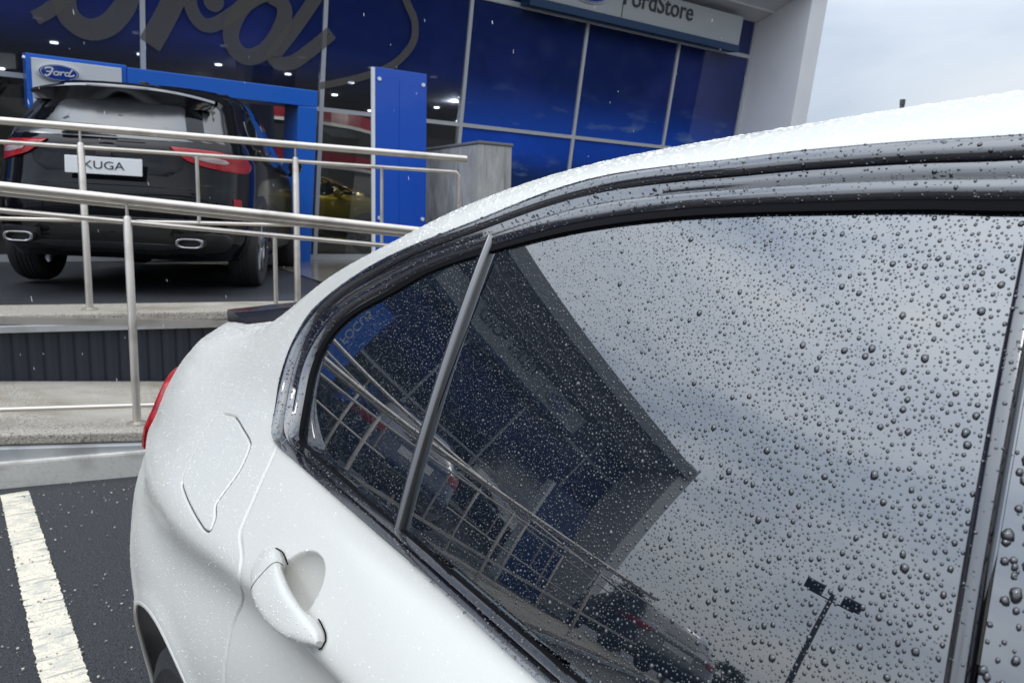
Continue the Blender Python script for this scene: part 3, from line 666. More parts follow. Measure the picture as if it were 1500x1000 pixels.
# ================================================================== SHOWROOM BUILDING
white_clad = mat('white_cladding', (.84, .84, .85), .40, noise=[(1.2, (.78, .78, .80), .4, .7, 3)])
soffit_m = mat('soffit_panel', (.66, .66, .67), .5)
alu_w = mat('mullion_aluminium', (.55, .57, .60), .35, metal=.3)
ford_blue = mat('portal_blue', (.020, .150, .66), .32, coat=.3)
totem_blue = mat('totem_blue', (.001, .070, .46), .35, coat=.2)
silver_sign = mat('sign_silver', (.46, .48, .50), .38, metal=.25)
sign_navy = mat('sign_base_navy', (.012, .045, .12), .4)
oval_blue = mat('oval_blue', (.008, .045, .30), .2, coat=.6)
sign_white = mat('sign_white', (.70, .73, .76), .4)
conc = mat('board_concrete', (.34, .34, .33), .8, noise=[(3, (.24, .24, .235), .45, .65, 5, (1, 1, .25)), (12, (.40, .40, .39), .5, .7, 4, (1, 1, .3)), (9, (.20, .20, .195), .58, .7, 3, (2, 2, .15))], bump=(30, .4, .01, 5))
film = mat('navy_window_film', (.006, .012, .045), .06, ior=1.5, noise=[(.55, (.010, .016, .060), .4, .65, 4), (.8, (.024, .014, .045), .56, .72, 3), (1.3, (.004, .018, .10), .52, .72, 4)])
film_low = mat('blue_window_film', (.006, .035, .20), .06, noise=[(.9, (.004, .02, .11), .45, .6, 4, (1, 1, 3)), (1.6, (.12, .18, .30), .62, .74, 5, (1, 1, 3))])
def clear_glass():
    m = bpy.data.materials.new('clear_glass'); m.use_nodes = True; t = m.node_tree; t.nodes.clear()
    g = t.nodes.new('ShaderNodeBsdfGlossy'); g.inputs['Roughness'].default_value = .0
    tr = t.nodes.new('ShaderNodeBsdfTransparent'); tr.inputs['Color'].default_value = (.72, .76, .80, 1)
    fr_ = t.nodes.new('ShaderNodeFresnel'); fr_.inputs['IOR'].default_value = 1.65
    mx = t.nodes.new('ShaderNodeMixShader'); ou = t.nodes.new('ShaderNodeOutputMaterial')
    t.links.new(fr_.outputs[0], mx.inputs[0]); t.links.new(tr.outputs[0], mx.inputs[1]); t.links.new(g.outputs[0], mx.inputs[2]); t.links.new(mx.outputs[0], ou.inputs[0]); return m
clear = clear_glass()
FE = cw(math.sin(R(54.8)), math.cos(R(54.8)))[:2]; FE = nrm(FE)            # along the facade to the right
FN = np.array([FE[1], -FE[0]]); FN = FN if FN[0] < 0 else -FN               # towards the viewer
FO = cw(-2.84, 11.5)[:2]; TL = math.tan(R(9.0)); ZF = .72
print('facade', FE, FN, FO)
UP = nrm([FN[0]*TL, FN[1]*TL, 1.]); E3 = np.array([*FE, 0.]); N3 = nrm(np.cross(E3, UP)); N3 = N3 if N3[0] < 0 else -N3
def fp(s, h, o=0.):            # s along, h metres up (vertical height above floor), o outwards normal
    return np.array([*(FO+FE*s+FN*TL*h), ZF+h])+N3*o
def fpix(px, py, o=0.):
    p = on_plane(px, py, fp(0, 0, o), N3); h = (p[2]-N3[2]*o)-ZF; s = (p[:2]-N3[:2]*o-FO-FN*TL*h)@FE; return float(s), float(h)
for q in ((204, 50), (472, 100), (688, 50), (857, 100), (990, 100), (1100, 100), (472, 161), (900, 207), (0, 141), (1080, 78), (775, 10), (1095, 40)): print(q, [round(v, 2) for v in fpix(*q)])
def fbox(mb, s0, s1, h0, h1, o0, o1):
    return mb.hexa([fp(s0, h0, o0), fp(s1, h0, o0), fp(s1, h0, o1), fp(s0, h0, o1), fp(s0, h1, o0), fp(s1, h1, o0), fp(s1, h1, o1), fp(s0, h1, o1)])
def film_mat(name, top, low, h0, h1, clear_mix, speck=None):
    """printed vinyl on glass: navy print that fades down the pane (the print's own design)"""
    m = bpy.data.materials.new(name); m.use_nodes = True; t = m.node_tree; b = t.nodes['Principled BSDF']
    L = t.links.new
    co = t.nodes.new('ShaderNodeTexCoord'); se = t.nodes.new('ShaderNodeSeparateXYZ'); L(co.outputs['Object'], se.inputs[0])
    mr = t.nodes.new('ShaderNodeMapRange'); mr.interpolation_type = 'SMOOTHSTEP'; mr.inputs[1].default_value = h0; mr.inputs[2].default_value = h1; L(se.outputs[2], mr.inputs[0])
    n1 = t.nodes.new('ShaderNodeTexNoise'); n1.inputs['Scale'].default_value = .7; n1.inputs['Detail'].default_value = 4; L(co.outputs['Object'], n1.inputs['Vector'])
    m1 = t.nodes.new('ShaderNodeMapRange'); m1.inputs[1].default_value = .42; m1.inputs[2].default_value = .7; L(n1.outputs[0], m1.inputs[0])
    a = t.nodes.new('ShaderNodeMix'); a.data_type = 'RGBA'; a.inputs[6].default_value = (*top, 1); a.inputs[7].default_value = (*[c*1.5+.006*(i == 0) for i, c in enumerate(top)], 1); L(m1.outputs[0], a.inputs[0])
    c = t.nodes.new('ShaderNodeMix'); c.data_type = 'RGBA'; c.inputs[6].default_value = (*low, 1); L(mr.outputs[0], c.inputs[0]); L(a.outputs[2], c.inputs[7])
    out = c.outputs[2]
    if speck:
        mp_ = t.nodes.new('ShaderNodeMapping'); mp_.inputs['Scale'].default_value = (1, 1, 3.2); L(co.outputs['Object'], mp_.inputs[0])
        n2 = t.nodes.new('ShaderNodeTexNoise'); n2.inputs['Scale'].default_value = 1.4; n2.inputs['Detail'].default_value = 6; L(mp_.outputs[0], n2.inputs['Vector'])
        m2 = t.nodes.new('ShaderNodeMapRange'); m2.inputs[1].default_value = .56; m2.inputs[2].default_value = .72; L(n2.outputs[0], m2.inputs[0])
        inv = t.nodes.new('ShaderNodeMath'); inv.operation = 'SUBTRACT'; inv.inputs[0].default_value = 1; L(mr.outputs[0], inv.inputs[1])
        mu = t.nodes.new('ShaderNodeMath'); mu.operation = 'MULTIPLY'; L(inv.outputs[0], mu.inputs[0]); L(m2.outputs[0], mu.inputs[1])
        d = t.nodes.new('ShaderNodeMix'); d.data_type = 'RGBA'; L(mu.outputs[0], d.inputs[0]); L(out, d.inputs[6]); d.inputs[7].default_value = (*speck, 1); out = d.outputs[2]
    L(out, b.inputs['Base Color']); b.inputs['Roughness'].default_value = .05; b.inputs['IOR'].default_value = 1.5
    if clear_mix:
        g = t.nodes.new('ShaderNodeBsdfGlossy'); g.inputs['Roughness'].default_value = 0; tr = t.nodes.new('ShaderNodeBsdfTransparent'); tr.inputs['Color'].default_value = (.55, .60, .70, 1)
        fr_ = t.nodes.new('ShaderNodeFresnel'); fr_.inputs['IOR'].default_value = 1.6; mx = t.nodes.new('ShaderNodeMixShader'); L(fr_.outputs[0], mx.inputs[0]); L(tr.outputs[0], mx.inputs[1]); L(g.outputs[0], mx.inputs[2])
        m3 = t.nodes.new('ShaderNodeMixShader'); L(mr.outputs[0], m3.inputs[0]); L(mx.outputs[0], m3.inputs[1]); L(b.outputs[0], m3.inputs[2]); L(m3.outputs[0], t.nodes['Material Output'].inputs[0])
    return m
NAVY = (.013, .025, .120)
film_a = film_mat('navy_print_fading_clear', NAVY, (.02, .03, .06), 2.25, 2.9, True)
film_b = film_mat('navy_print_blue_foot', NAVY, (.006, .065, .42), 2.0, 3.0, False, (.12, .20, .36))
film_c = film_mat('blue_print', (.003, .055, .40), (.004, .025, .12), 1.35, 1.9, False, (.16, .24, .38))
bld = thing('showroom_building', 'glass fronted car showroom with navy printed panes, pale canopy and white end fins', 'building', fp(-3, 0))
ORG = np.array(XF[bld].translation); 
MUL = [-14.95, -13.65, -11.4, -9.15, -6.9, -4.65, -2.42, -.14, 2.14, 4.42, 6.62, 8.62]
HT, HTR = 4.62, 2.12
for a, b in zip(MUL[:-1], MUL[1:]):
    right = a > 2.0
    mb = fbox(MB(), a+.03, b-.03, HTR+.03, 3.95 if True else HT, -.012, 0.); mb.build('upper_pane', film_b if right else film_a, bld)
    mb = fbox(MB(), a+.03, b-.03, 4.03, HT, -.012, 0.); mb.build('top_pane', film_b if right else film_a, bld)
    mb = fbox(MB(), a+.03, b-.03, .08, HTR-.03, -.012, 0.); mb.build('lower_pane', film_c if right else clear, bld)
for s in MUL: fbox(MB(), s-.03, s+.03, 0, HT, -.06, .035).build('mullion', alu_w, bld, bevel=.004)
for a, b in zip(MUL[:-1], MUL[1:]):
    for h, d in ((HTR, .028), (3.99, .035), (.04, .04)): fbox(MB(), a+.03, b-.03, h-d, h+d, -.05, .030).build('transom', alu_w, bld)
# end fins and canopy
def fin(sa, sb):
    def q(s, h, o): return fp(s, h, 0)+np.array([*FN, 0])*o
    mb = MB(); mb.hexa([q(sa, -.9, -.8), q(sb, -.9, -.8), q(sb, -.9, 1.42), q(sa, -.9, 1.42), q(sa, 5.45, -1.2), q(sb, 5.45, -1.2), q(sb, 5.45, 1.16), q(sa, 5.45, 1.16)]); mb.build('end_fin', white_clad, bld, bevel=.012)
fin(8.66, 9.12); fin(-15.45, -14.99)
def q(s, h, o): return fp(s, 0, 0)+np.array([FN[0]*(TL*4.6+o), FN[1]*(TL*4.6+o), h])
CP = [(0, 4.62), (.42, 4.74), (.84, 4.90), (1.20, 5.08)]
for (o0, h0), (o1, h1) in zip(CP[:-1], CP[1:]):
    MB().hexa([q(-14.98, h0, o0), q(8.65, h0, o0), q(8.65, h1, o1-.03), q(-14.98, h1, o1-.03), q(-14.98, h0+.03, o0), q(8.65, h0+.03, o0), q(8.65, h1+.03, o1-.03), q(-14.98, h1+.03, o1-.03)]).build('soffit_strip', soffit_m, bld)
    MB().hexa([q(-14.98, h1-.025, o1-.03), q(8.65, h1-.025, o1-.03), q(8.65, h1-.025, o1), q(-14.98, h1-.025, o1), q(-14.98, h1+.03, o1-.03), q(8.65, h1+.03, o1-.03), q(8.65, h1+.03, o1), q(-14.98, h1+.03, o1)]).build('soffit_rib', white_clad, bld)
MB().hexa([q(-15.3, 5.05, 1.2), q(9.0, 5.05, 1.2), q(9.0, 5.02, 1.34), q(-15.3, 5.02, 1.34), q(-15.3, 5.36, 1.2), q(9.0, 5.36, 1.2), q(9.0, 5.36, 1.36), q(-15.3, 5.36, 1.36)]).build('canopy_edge', mat('canopy_edge_grey', (.30, .31, .32), .45), bld, bevel=.01)
MB().hexa([q(-15.3, 5.12, -9), q(9.0, 5.12, -9), q(9.0, 5.12, 1.2), q(-15.3, 5.12, 1.2), q(-15.3, 5.36, -9), q(9.0, 5.36, -9), q(9.0, 5.36, 1.2), q(-15.3, 5.36, 1.2)]).build('roof', white_clad, bld)
# interior
inter = mat('showroom_wall', (.16, .17, .18), .7); floor_m = mat('showroom_floor', (.26, .24, .21), .12, noise=[(1.3, (.20, .185, .16), .4, .7, 3)]); ceil_m = mat('showroom_ceiling', (.12, .125, .135), .8)
def qi(s, h, d): return np.array([*(FO+FE*s-FN*d), ZF+h])      # vertical frame, d metres inside
def ibox(s0, s1, h0, h1, d0, d1): return MB().hexa([qi(s0, h0, d1), qi(s1, h0, d1), qi(s1, h0, d0), qi(s0, h0, d0), qi(s0, h1, d1), qi(s1, h1, d1), qi(s1, h1, d0), qi(s0, h1, d0)])
ibox(-15.2, 9, -.1, .012, -.02, 9.5).build('showroom_floor', floor_m, bld)
ibox(-15.2, 9, 3.05, 3.2, .25, 9.5).build('showroom_ceiling', ceil_m, bld)
ibox(-15.2, 9, 0, 3.05, 9.3, 9.5).build('back_wall', inter, bld)
ibox(-14.9, -14.7, 0, 3.05, .4, 9.3).build('side_wall', inter, bld); ibox(8.3, 8.5, 0, 3.05, .4, 9.3).build('side_wall', inter, bld)
for s, d in ((3.75, 1.2), (-.55, 1.1), (-6.5, 1.2), (-11, 1.2)): ibox(s-.22, s+.22, 0, 3.05, d, d+.44).build('column', mat('column_white', (.6, .61, .62), .5), bld)
redp = mat('red_panel', (.30, .012, .03), .4); whp = mat('interior_white', (.7, .7, .7), .4)
for h in (1.62, 2.42):
    for k in range(10):
        a0, a1 = R(8+k*9), R(8+(k+1)*9); c_ = (.6, 6.2); r_ = 2.9
        g = [[qi(c_[0]+r_*math.cos(a), hh, c_[1]-r_*math.sin(a)) for hh in (h, h+.26)] for a in (a0, a1)]
        MB().grid(np.array(g)).build('red_band', redp, bld); g = [[qi(c_[0]+(r_+.02)*math.cos(a), hh, c_[1]-(r_+.02)*math.sin(a)) for hh in (h-.04, h+.02)] for a in (a0, a1)]; MB().grid(np.array(g)).build('white_band', whp, bld)
lamp_e = mat('spot_glow', (1, .95, .85), .5, emit=((1, .93, .8), 14.))
SP = [(-8+1.15*i, .9+1.5*j) for i in range(14) for j in range(4)]
for i, (s, d) in enumerate(SP):
    p = qi(s+.3*(i % 4), 3.045, d); MB().tube([p, p-np.array([0, 0, .02])], .055, 14).build('ceiling_spot', lamp_e, bld)
for s, d in ((-.3, 2.0), (-.3, 5.5), (4, 3)):
    ll = bpy.data.lights.new('showroom_light', 'POINT'); ll.energy = 110; ll.shadow_soft_size = .05; ll.color = (1, .93, .82); lo = bpy.data.objects.new('showroom_light', ll); col.objects.link(lo); lo.location = qi(s, 3.0, d)
pv = mat('wet_paving', (.24, .215, .175), .16, noise=[(1.5, (.17, .155, .13), .4, .65, 4), (60, (.30, .27, .23), .5, .66, 2)])
e0, e1 = on_z(381, 384, ZK+.006), on_z(480, 416, ZK+.006); ed = nrm((e1-e0)[:2]); f0 = FO+FE*-2.9+FN*.02; f1 = FO+FE*9+FN*.02
pg = [(*(e0[:2]-ed*.3), ZK+.006), (*(e1[:2]+ed*1.), ZK+.006), (*(K0+KD*2.89+KN*(RB+.9)), ZK+.006), (*(K0+KD*9.5+KN*4.0), ZK+.006), (*f1, ZK+.006), (*f0, ZK+.006)]
struct(MB().prism(pg, (0, 0, .004)).build('wet_paving', pv))
# door portal
def at_f(px, py, o): return fpix(px, py, o)
PO = .55; sL, hL = at_f(45, 84, PO); sM, hM = at_f(186, 99, PO); sR, hR_ = at_f(466, 131, PO); sJ, hJ = at_f(437, 160, PO); hB = at_f(440, 155, PO)[1]
print('portal', sL, hL, sM, hM, sR, hR_, sJ, hB)
hTp = (hL+hR_)/2
prt = thing('entrance_portal', 'blue door portal round the showroom entrance behind the black display car', 'portal', fp(sM, 0, PO))
fbox(MB(), sM, sR, hB, hTp, .0, PO).build('lintel', ford_blue, prt, bevel=.01)
fbox(MB(), sJ, sR, -.02, hB-.003, .0, PO).build('jamb', ford_blue, prt, bevel=.01)
fbox(MB(), sL-.05, sM-.003, hB-.35, hTp+.02, .05, PO-.01).build('sign_box', ford_blue, prt, bevel=.01)
fbox(MB(), sL-.0, sM-.06, hB-.30, hTp-.02, PO-.008, PO+.03).build('sign_face', sign_white, prt, bevel=.008)
def oval(par, s, h, o, a, b, fnp=fp, mo=oval_blue, depth=.03):
    def ring(k, oo): return [fnp(s+a*k*math.cos(t), h+b*k*math.sin(t), oo) for t in np.linspace(0, 2*math.pi, 49)[:-1]]
    def disc(name, k, o0, o1, m):
        r0, r1 = ring(k, o0), ring(k, o1); n = 48
        return MB().add(r0+r1, [(i, (i+1) % n, n+(i+1) % n, n+i) for i in range(n)]+[tuple(range(n, 2*n))]).build(name, m, par)
    disc('badge_rim', 1.0, o, o+depth, sign_white); disc('badge_field', .93, o, o+depth+.006, mo)
    n = 60; g = [[fnp(s+a*k*math.cos(t), h+b*k*math.sin(t), o+depth+.010) for k in (.84, .87)] for t in np.linspace(0, 2*math.pi, n)]
    MB().grid(np.array(g)).build('badge_line', sign_white, par)
    # script letters as strokes in a unit oval
    ST_ = [([(-.66, .28), (-.52, .42), (-.30, .40), (-.34, .12), (-.44, -.22), (-.58, -.40), (-.66, -.26)], .075), ([(-.60, .02), (-.42, .02), (-.28, .06)], .055),
           ([(-.10, .10), (-.22, .02), (-.24, -.18), (-.12, -.24), (-.02, -.10), (-.06, .08), (-.12, .10), (.02, .06), (.10, .10)], .06), ([(.12, .12), (.08, -.08), (.04, -.24)], .07), ([(.10, .02), (.20, .12), (.27, .08)], .06),
           ([(.46, .08), (.36, .12), (.28, -.06), (.32, -.22), (.44, -.18), (.50, .02)], .06), ([(.64, .44), (.54, .20), (.46, -.12), (.50, -.24), (.64, -.16), (.72, -.04)], .065)]
    for pts, w in ST_:
        c = cr_spline(pts, 6); P3 = [fnp(s+a*x, h+b*y*1.2, o+depth+.0065) for x, y in c]; ribbon(P3, w*a, N3, .006).build('badge_letter', sign_white, par)
so_, ho_ = at_f(86, 107, PO+.03); oval(prt, so_, ho_, PO+.03, .205, .088)
# totem
TO = 2.3
def slab_thing(name, label, cat, px0, px1, pytop, o, m, th, edge=True):
    s0, h0 = at_f(px0, pytop, o); s1, _ = at_f(px1, pytop, o); z0 = -.02; h0 += N3[2]*o; hl_ = h0
    def v(s, h, oo): return np.array([*(FO+FE*s+FN*(oo+TL*h0)), ZF+h])
    t = thing(name, label, cat, v((s0+s1)/2, 0, o))
    def b(a, c, h_0, h_1, o0, o1): return MB().hexa([v(a, h_0, o0), v(c, h_0, o0), v(c, h_0, o1), v(a, h_0, o1), v(a, h_1, o0), v(c, h_1, o0), v(c, h_1, o1), v(a, h_1, o1)])
    return t, b, s0, s1, h0, v
tot, tb, s0, s1, h0, tv = slab_thing('sign_totem', 'tall plain blue totem with a white edge beside the concrete block', 'totem', 551, 628, 97, TO, totem_blue, .2)
tb(s0, s1, -.02, h0, TO-.07, TO).build('panel', totem_blue, tot, bevel=.006)
tb(s0+.28*(s1-s0)+.12, s1-.10, .1, h0-.12, TO, TO+.006).build('inset_panel', totem_blue, tot)
tb(s0-.045, s0-.003, -.02, h0-.01, TO-.02, TO+.008).build('edge_trim', sign_white, tot, bevel=.004)
for s_, h_ in ((s0+.05, h0-.13), (s1-.05, h0-.13), (s0+.05, .62), (s1-.05, .62)): MB().tube([tv(s_, h_, TO), tv(s_, h_, TO+.015)], .022, 14).build('fixing_cap', sign_white, tot)
# its counterpart at the other end of the frontage (seen mirrored in the saloon's window)
totem_blue_dimmed = mat('totem_blue_dimmed', (.002, .020, .12), .35)  # totem blue darkened in the colour itself to dim its mirror image
tot2 = thing('sign_totem', 'blue totem at the far left end of the showroom, mirrored in the window', 'totem', fp(-12.8, 0, 2))
def tb2(a, c, h_0, h_1, o0, o1): return MB().hexa([qi(a, h_0, -o0), qi(c, h_0, -o0), qi(c, h_0, -o1), qi(a, h_0, -o1), qi(a, h_1, -o0), qi(c, h_1, -o0), qi(c, h_1, -o1), qi(a, h_1, -o1)])
tb2(-12.95, -11.75, -.02, 2.45, 2.2, 2.36).build('panel', totem_blue_dimmed, tot2); tb2(-11.74, -11.66, -.02, 2.45, 2.2, 2.38).build('edge_trim', sign_white, tot2)
# concrete block
bc = CAM+ray(702, 206)*8.8; bz = bc[2]; B0 = bc[:2]
blk = thing('concrete_block', 'square board marked concrete block standing between the blue totem and the navy panes', 'block', (*B0, ZF))
def bb(a, b_, z0, z1, g=0.): P4 = [B0+FE*(-g)+FN*g, B0+FE*(a+g)+FN*g, B0+FE*(a+g)-FN*(b_+g), B0-FE*g-FN*(b_+g)]; return MB().hexa([np.array([*p, z0]) for p in P4]+[np.array([*p, z1]) for p in P4])
bb(.46, 1.9, ZF-.1, bz-.035).build('block', conc, blk, bevel=.012); bb(.46, 1.9, bz-.033, bz, .012).build('capping', mat('wet_cap', (.14, .14, .14), .5), blk, bevel=.008)
# fascia signs
def fascia(label, s0, s1, body, so, st, size, div):
    t = thing('fascia_sign', label, 'sign', fp(s0, 4.0, .1))
    fbox(MB(), s0, s1, 3.98, 4.10, .04, .30).build('sign_base', sign_navy, t, bevel=.004)
    fbox(MB(), s0+.06, s1, 4.103, 4.60, .04, .27).build('sign_face', silver_sign, t, bevel=.006)
    fbox(MB(), div-.008, div+.008, 4.11, 4.595, .27, .273).build('face_joint', gap_m, t)
    oval(t, so, 4.37, .27, .40, .165)
    text_mb(body, size, fp(st, 4.44, .276), E3, UP, .012, bold=.004).build('sign_lettering', mat('letter_grey', (.035, .04, .05), .4), t)
    return t
q1, q2 = fpix(775, 8, .28), fpix(1082, 70, .28); print('sign', q1, q2, fpix(867, 8, .3), fpix(975, 10, .3), fpix(1012, 14, .3))
SG = fascia('silver fascia sign with blue oval badge and grey FordStore lettering over the navy panes', q1[0], q2[0], 'FordStore', fpix(864, 0, .3)[0], fpix(958, 5, .3)[0]+.17, .41, fpix(914, 10, .3)[0])
fascia('silver fascia sign reading TRUST FORD beside a blue oval badge, mirrored in the car window', -12.7, -7.4, 'TRUST FORD', -11.7, -9.7, .36, -11.1)
# big script on the panes: strokes follow the letters of the photo, laid on the glass
script_m = mat('grey_vinyl', (.14, .132, .11), .35)
_t = script_m.node_tree; _mx = _t.nodes.new('ShaderNodeMixShader'); _tr = _t.nodes.new('ShaderNodeBsdfTransparent'); _mx.inputs[0].default_value = .62
_t.links.new(_tr.outputs[0], _mx.inputs[1]); _t.links.new(_t.nodes['Principled BSDF'].outputs[0], _mx.inputs[2]); _t.links.new(_mx.outputs[0], _t.nodes['Material Output'].inputs[0])
STROKES = [([(96, -4), (84, 6), (68, 18), (51, 27)], 17), ([(94, -20), (95, 5), (101, 24), (116, 38), (136, 44), (160, 36), (180, 14), (190, -8)], 26),
 ([(219, 66), (232, 44), (248, 14), (262, -16)], 27), ([(276, -16), (281, 14), (292, 32), (306, 38), (324, 32), (346, 17), (372, 0), (386, -8)], 17),
 ([(396, -10), (372, -4), (350, 18), (338, 50), (346, 74), (364, 84), (386, 76), (406, 52), (417, 22), (412, 4), (396, -6)], 20), ([(480, -30), (458, 4), (430, 44), (408, 72), (400, 84), (412, 94), (432, 90), (452, 76), (470, 62), (486, 48)], 17),
 ([(584, -30), (597, 6), (607, 30), (607, 56), (596, 76), (574, 96), (540, 110), (500, 120), (468, 126)], 11)]
scr = thing('window_script', 'giant grey script lettering stuck across the upper navy panes', 'lettering', fp(-3, 3, .04))
for si, (pts, w) in enumerate(STROKES):
    c = cr_spline(pts, 7); P3 = []; Ws = []
    for x, y in c:
        s_, h_ = fpix(x, y, .04); s2, h2 = fpix(x, y+w, .04); P3.append(fp(s_, h_, .0363+.0010*si)); Ws.append(abs(h2-h_)*1.22)
    if pts[0][0] == 584: Ws = [w_*(1.0-.25*i/len(Ws)) for i, w_ in enumerate(Ws)]
    ribbon(P3, Ws, N3, .0006).build('letter_stroke', script_m, scr)
c0 = fpix(313, 2, .04); ring_ = [fp(c0[0]+.125*math.cos(t), c0[1]+.125*math.sin(t), .040) for t in np.linspace(0, 2*math.pi, 25)[:-1]]; MB().add(ring_, [tuple(range(24))]).build('letter_dot', script_m, scr)
# blue end panel with the model name that shows mirrored in the quarter light
fpn = thing('poster_panel', 'blue poster panel reading FOCUS on the showroom glass, mirrored in the rear quarter light', 'poster', fp(-7, 1.4, .05))
fbox(MB(), -7.65, -6.2, 1.25, 3.05, .04, .07).build('panel', ford_blue, fpn); text_mb('FOCUS', .26, fp(-7.2, 2.35, .075), UP, -E3, .01).build('lettering', sign_white, fpn)
# ================================================================== GENERIC CARS (own coordinates: x ahead, y left, z up)
black_paint = mat('black_car_paint', (.003, .0035, .005), .07, coat=0., ior=1.5, spec=.22)
grey_glass = mat('car_glass', (.010, .012, .014), .03, ior=1.9)
plastic = mat('black_plastic', (.014, .014, .015), .45)
rear_glass = mat('wet_rear_glass', (.03, .033, .037), .22, ior=1.9, bump=(90, .18, .003, 3))
white_lens = mat('clear_lens', (.40, .30, .30), .15, coat=1.)
plate_m = mat('plate_white', (.72, .73, .74), .35)
SUV = dict(z=[.24, .36, .50, .66, .82, .95, 1.04, 1.10, 1.22, 1.36, 1.48, 1.57, 1.625, 1.655, 1.665],
    xr=[-2.10, -2.24, -2.30, -2.31, -2.27, -2.235, -2.215, -2.16, -2.07, -1.96, -1.86, -1.76, -1.62, -1.3, -.6],
    xf=[2.12, 2.22, 2.27, 2.28, 2.26, 2.20, 1.98, 1.30, 1.08, .82, .58, .36, .15, -.1, -.5],
    w=[.84, .90, .925, .935, .94, .935, .925, .90, .865, .82, .78, .745, .69, .56, .25], n=[6, 5.5, 5, 4.6, 4.4, 4.4, 4.4, 4.2, 4., 3.8, 3.6, 3.4, 3.2, 3., 2.6])
def ZC(z): return z if z < 1.10 else 1.10+(z-1.10)*.84
SUV['z'] = [ZC(z) for z in SUV['z']]
HATCH = dict(SUV); HATCH['z'] = [z*.89 for z in SUV['z']]; HATCH['xf'] = [x*.97 for x in SUV['xf']]; HATCH['xr'] = [x*.95 for x in SUV['xr']]
class Car:
    def __init__(s, D, root, body):
        s.D = {k: np.array(v, float) for k, v in D.items()}; s.r = root; s.body = body
        s.zz = np.linspace(s.D['z'][0], s.D['z'][-1], 70); th = np.linspace(0, 2*math.pi, 121)
        G = []
        for z in s.zz:
            cx, hl, w, n = s.par(z); G.append([(cx+hl*np.sign(math.cos(t))*abs(math.cos(t))**(2/n), w*np.sign(math.sin(t))*abs(math.sin(t))**(2/n), z) for t in th])
        G = np.array(G); mb = MB(); mb.grid(G, flip=True); mb.add(G[-1][:-1], [tuple(range(120))]); mb.add(G[0][:-1], [tuple(range(119, -1, -1))])
        s.b = mb.build('body', body, root, 50, local=True)
    def par(s, z):
        D = s.D; f = lambda k: float(herm(D['z'], D[k], np.array([z]))[0]); xr, xf = f('xr'), f('xf'); return (xr+xf)/2, (xf-xr)/2, f('w'), f('n')
    def rear(s, y, z, off=0.): cx, hl, w, n = s.par(z); return np.array([cx-hl*max(1-min(abs(y/w), .999)**n, 1e-6)**(1/n)-off, y, z])
    def front(s, y, z, off=0.): cx, hl, w, n = s.par(z); return np.array([cx+hl*max(1-min(abs(y/w), .999)**n, 1e-6)**(1/n)+off, y, z])
    def side(s, x, z, sd, off=0.): cx, hl, w, n = s.par(z); return np.array([x, sd*(w*max(1-min(abs((x-cx)/hl), .999)**n, 1e-6)**(1/n)+off), z])
    def patch(s, name, f, poly, off, m, sm=5, parent=None, edge=True):
        c = cr_spline(list(poly)+[poly[0]], sm) if sm > 1 else np.array(list(poly)+[poly[0]]); mid = c.mean(0); rings = []
        for k, (sc_, o_) in enumerate(((1., -.002), (1., off*.7), (.97, off), (.85, off), (.6, off), (.3, off), (.02, off))): rings.append([f(mid[0]+(u-mid[0])*sc_, mid[1]+(v-mid[1])*sc_, o_) for u, v in c])
        return MB().grid(np.array(rings)).build(name, m, parent or s.r, 50, local=True)
def add_basics(c, r, wheels=True, R_=.355, wb=1.355, tr=.80):
    for x in (-wb, wb):
        for sd in (1, -1):
            # arch: dark disc flush with the side, wheel proud of it
            pts = [(x+(R_+.055)*math.cos(t), R_+(R_+.055)*math.sin(t)) for t in np.linspace(-.45, math.pi+.45, 22)]
            pts = [(u, max(v, c.D['z'][0]+.01)) for u, v in pts]
            c.patch('wheel_arch', lambda u, v, o, sd=sd: c.side(u, v, sd, o), pts, .006, plastic, 1)
            wheel(r, (x, sd*(.925-.11), R_), R_, .235, sd, .245)
    for sd in (1, -1):
        f = lambda u, v, o, sd=sd: c.side(u, v, sd, o); k = c.D['z'][-1]/ZC(1.665)
        c.patch('side_window', f, [(-1.45, ZC(1.14)*k), (-.62, ZC(1.13)*k), (-.58, ZC(1.50)*k), (-1.0, ZC(1.50)*k), (-1.38, ZC(1.40)*k)], .004, grey_glass, 3)
        c.patch('side_window', f, [(-.52, ZC(1.13)*k), (.30, ZC(1.12)*k), (.30, ZC(1.50)*k), (-.48, ZC(1.51)*k)], .004, grey_glass, 3)
        c.patch('side_window', f, [(.38, ZC(1.12)*k), (1.02, ZC(1.12)*k), (.80, ZC(1.32)*k), (.38, ZC(1.49)*k)], .004, grey_glass, 3)
        c.patch('sill', f, [(-1.0, .30), (1.0, .30), (1.0, .40), (-1.0, .40)], .01, plastic, 2)
        m = MB(); p = c.side(.78, 1.10*k, sd, .12); m.tube([p+np.array([.06, 0, .05]), p+np.array([.02, 0, .05]), p+np.array([-.03, 0, .05])], .07, 12, rs=[.045, .075, .07]); m.tube([c.side(.85, 1.06*k, sd, 0), p+np.array([0, 0, .02])], .018, 8); m.build('door_mirror', c.body, r, True, local=True)
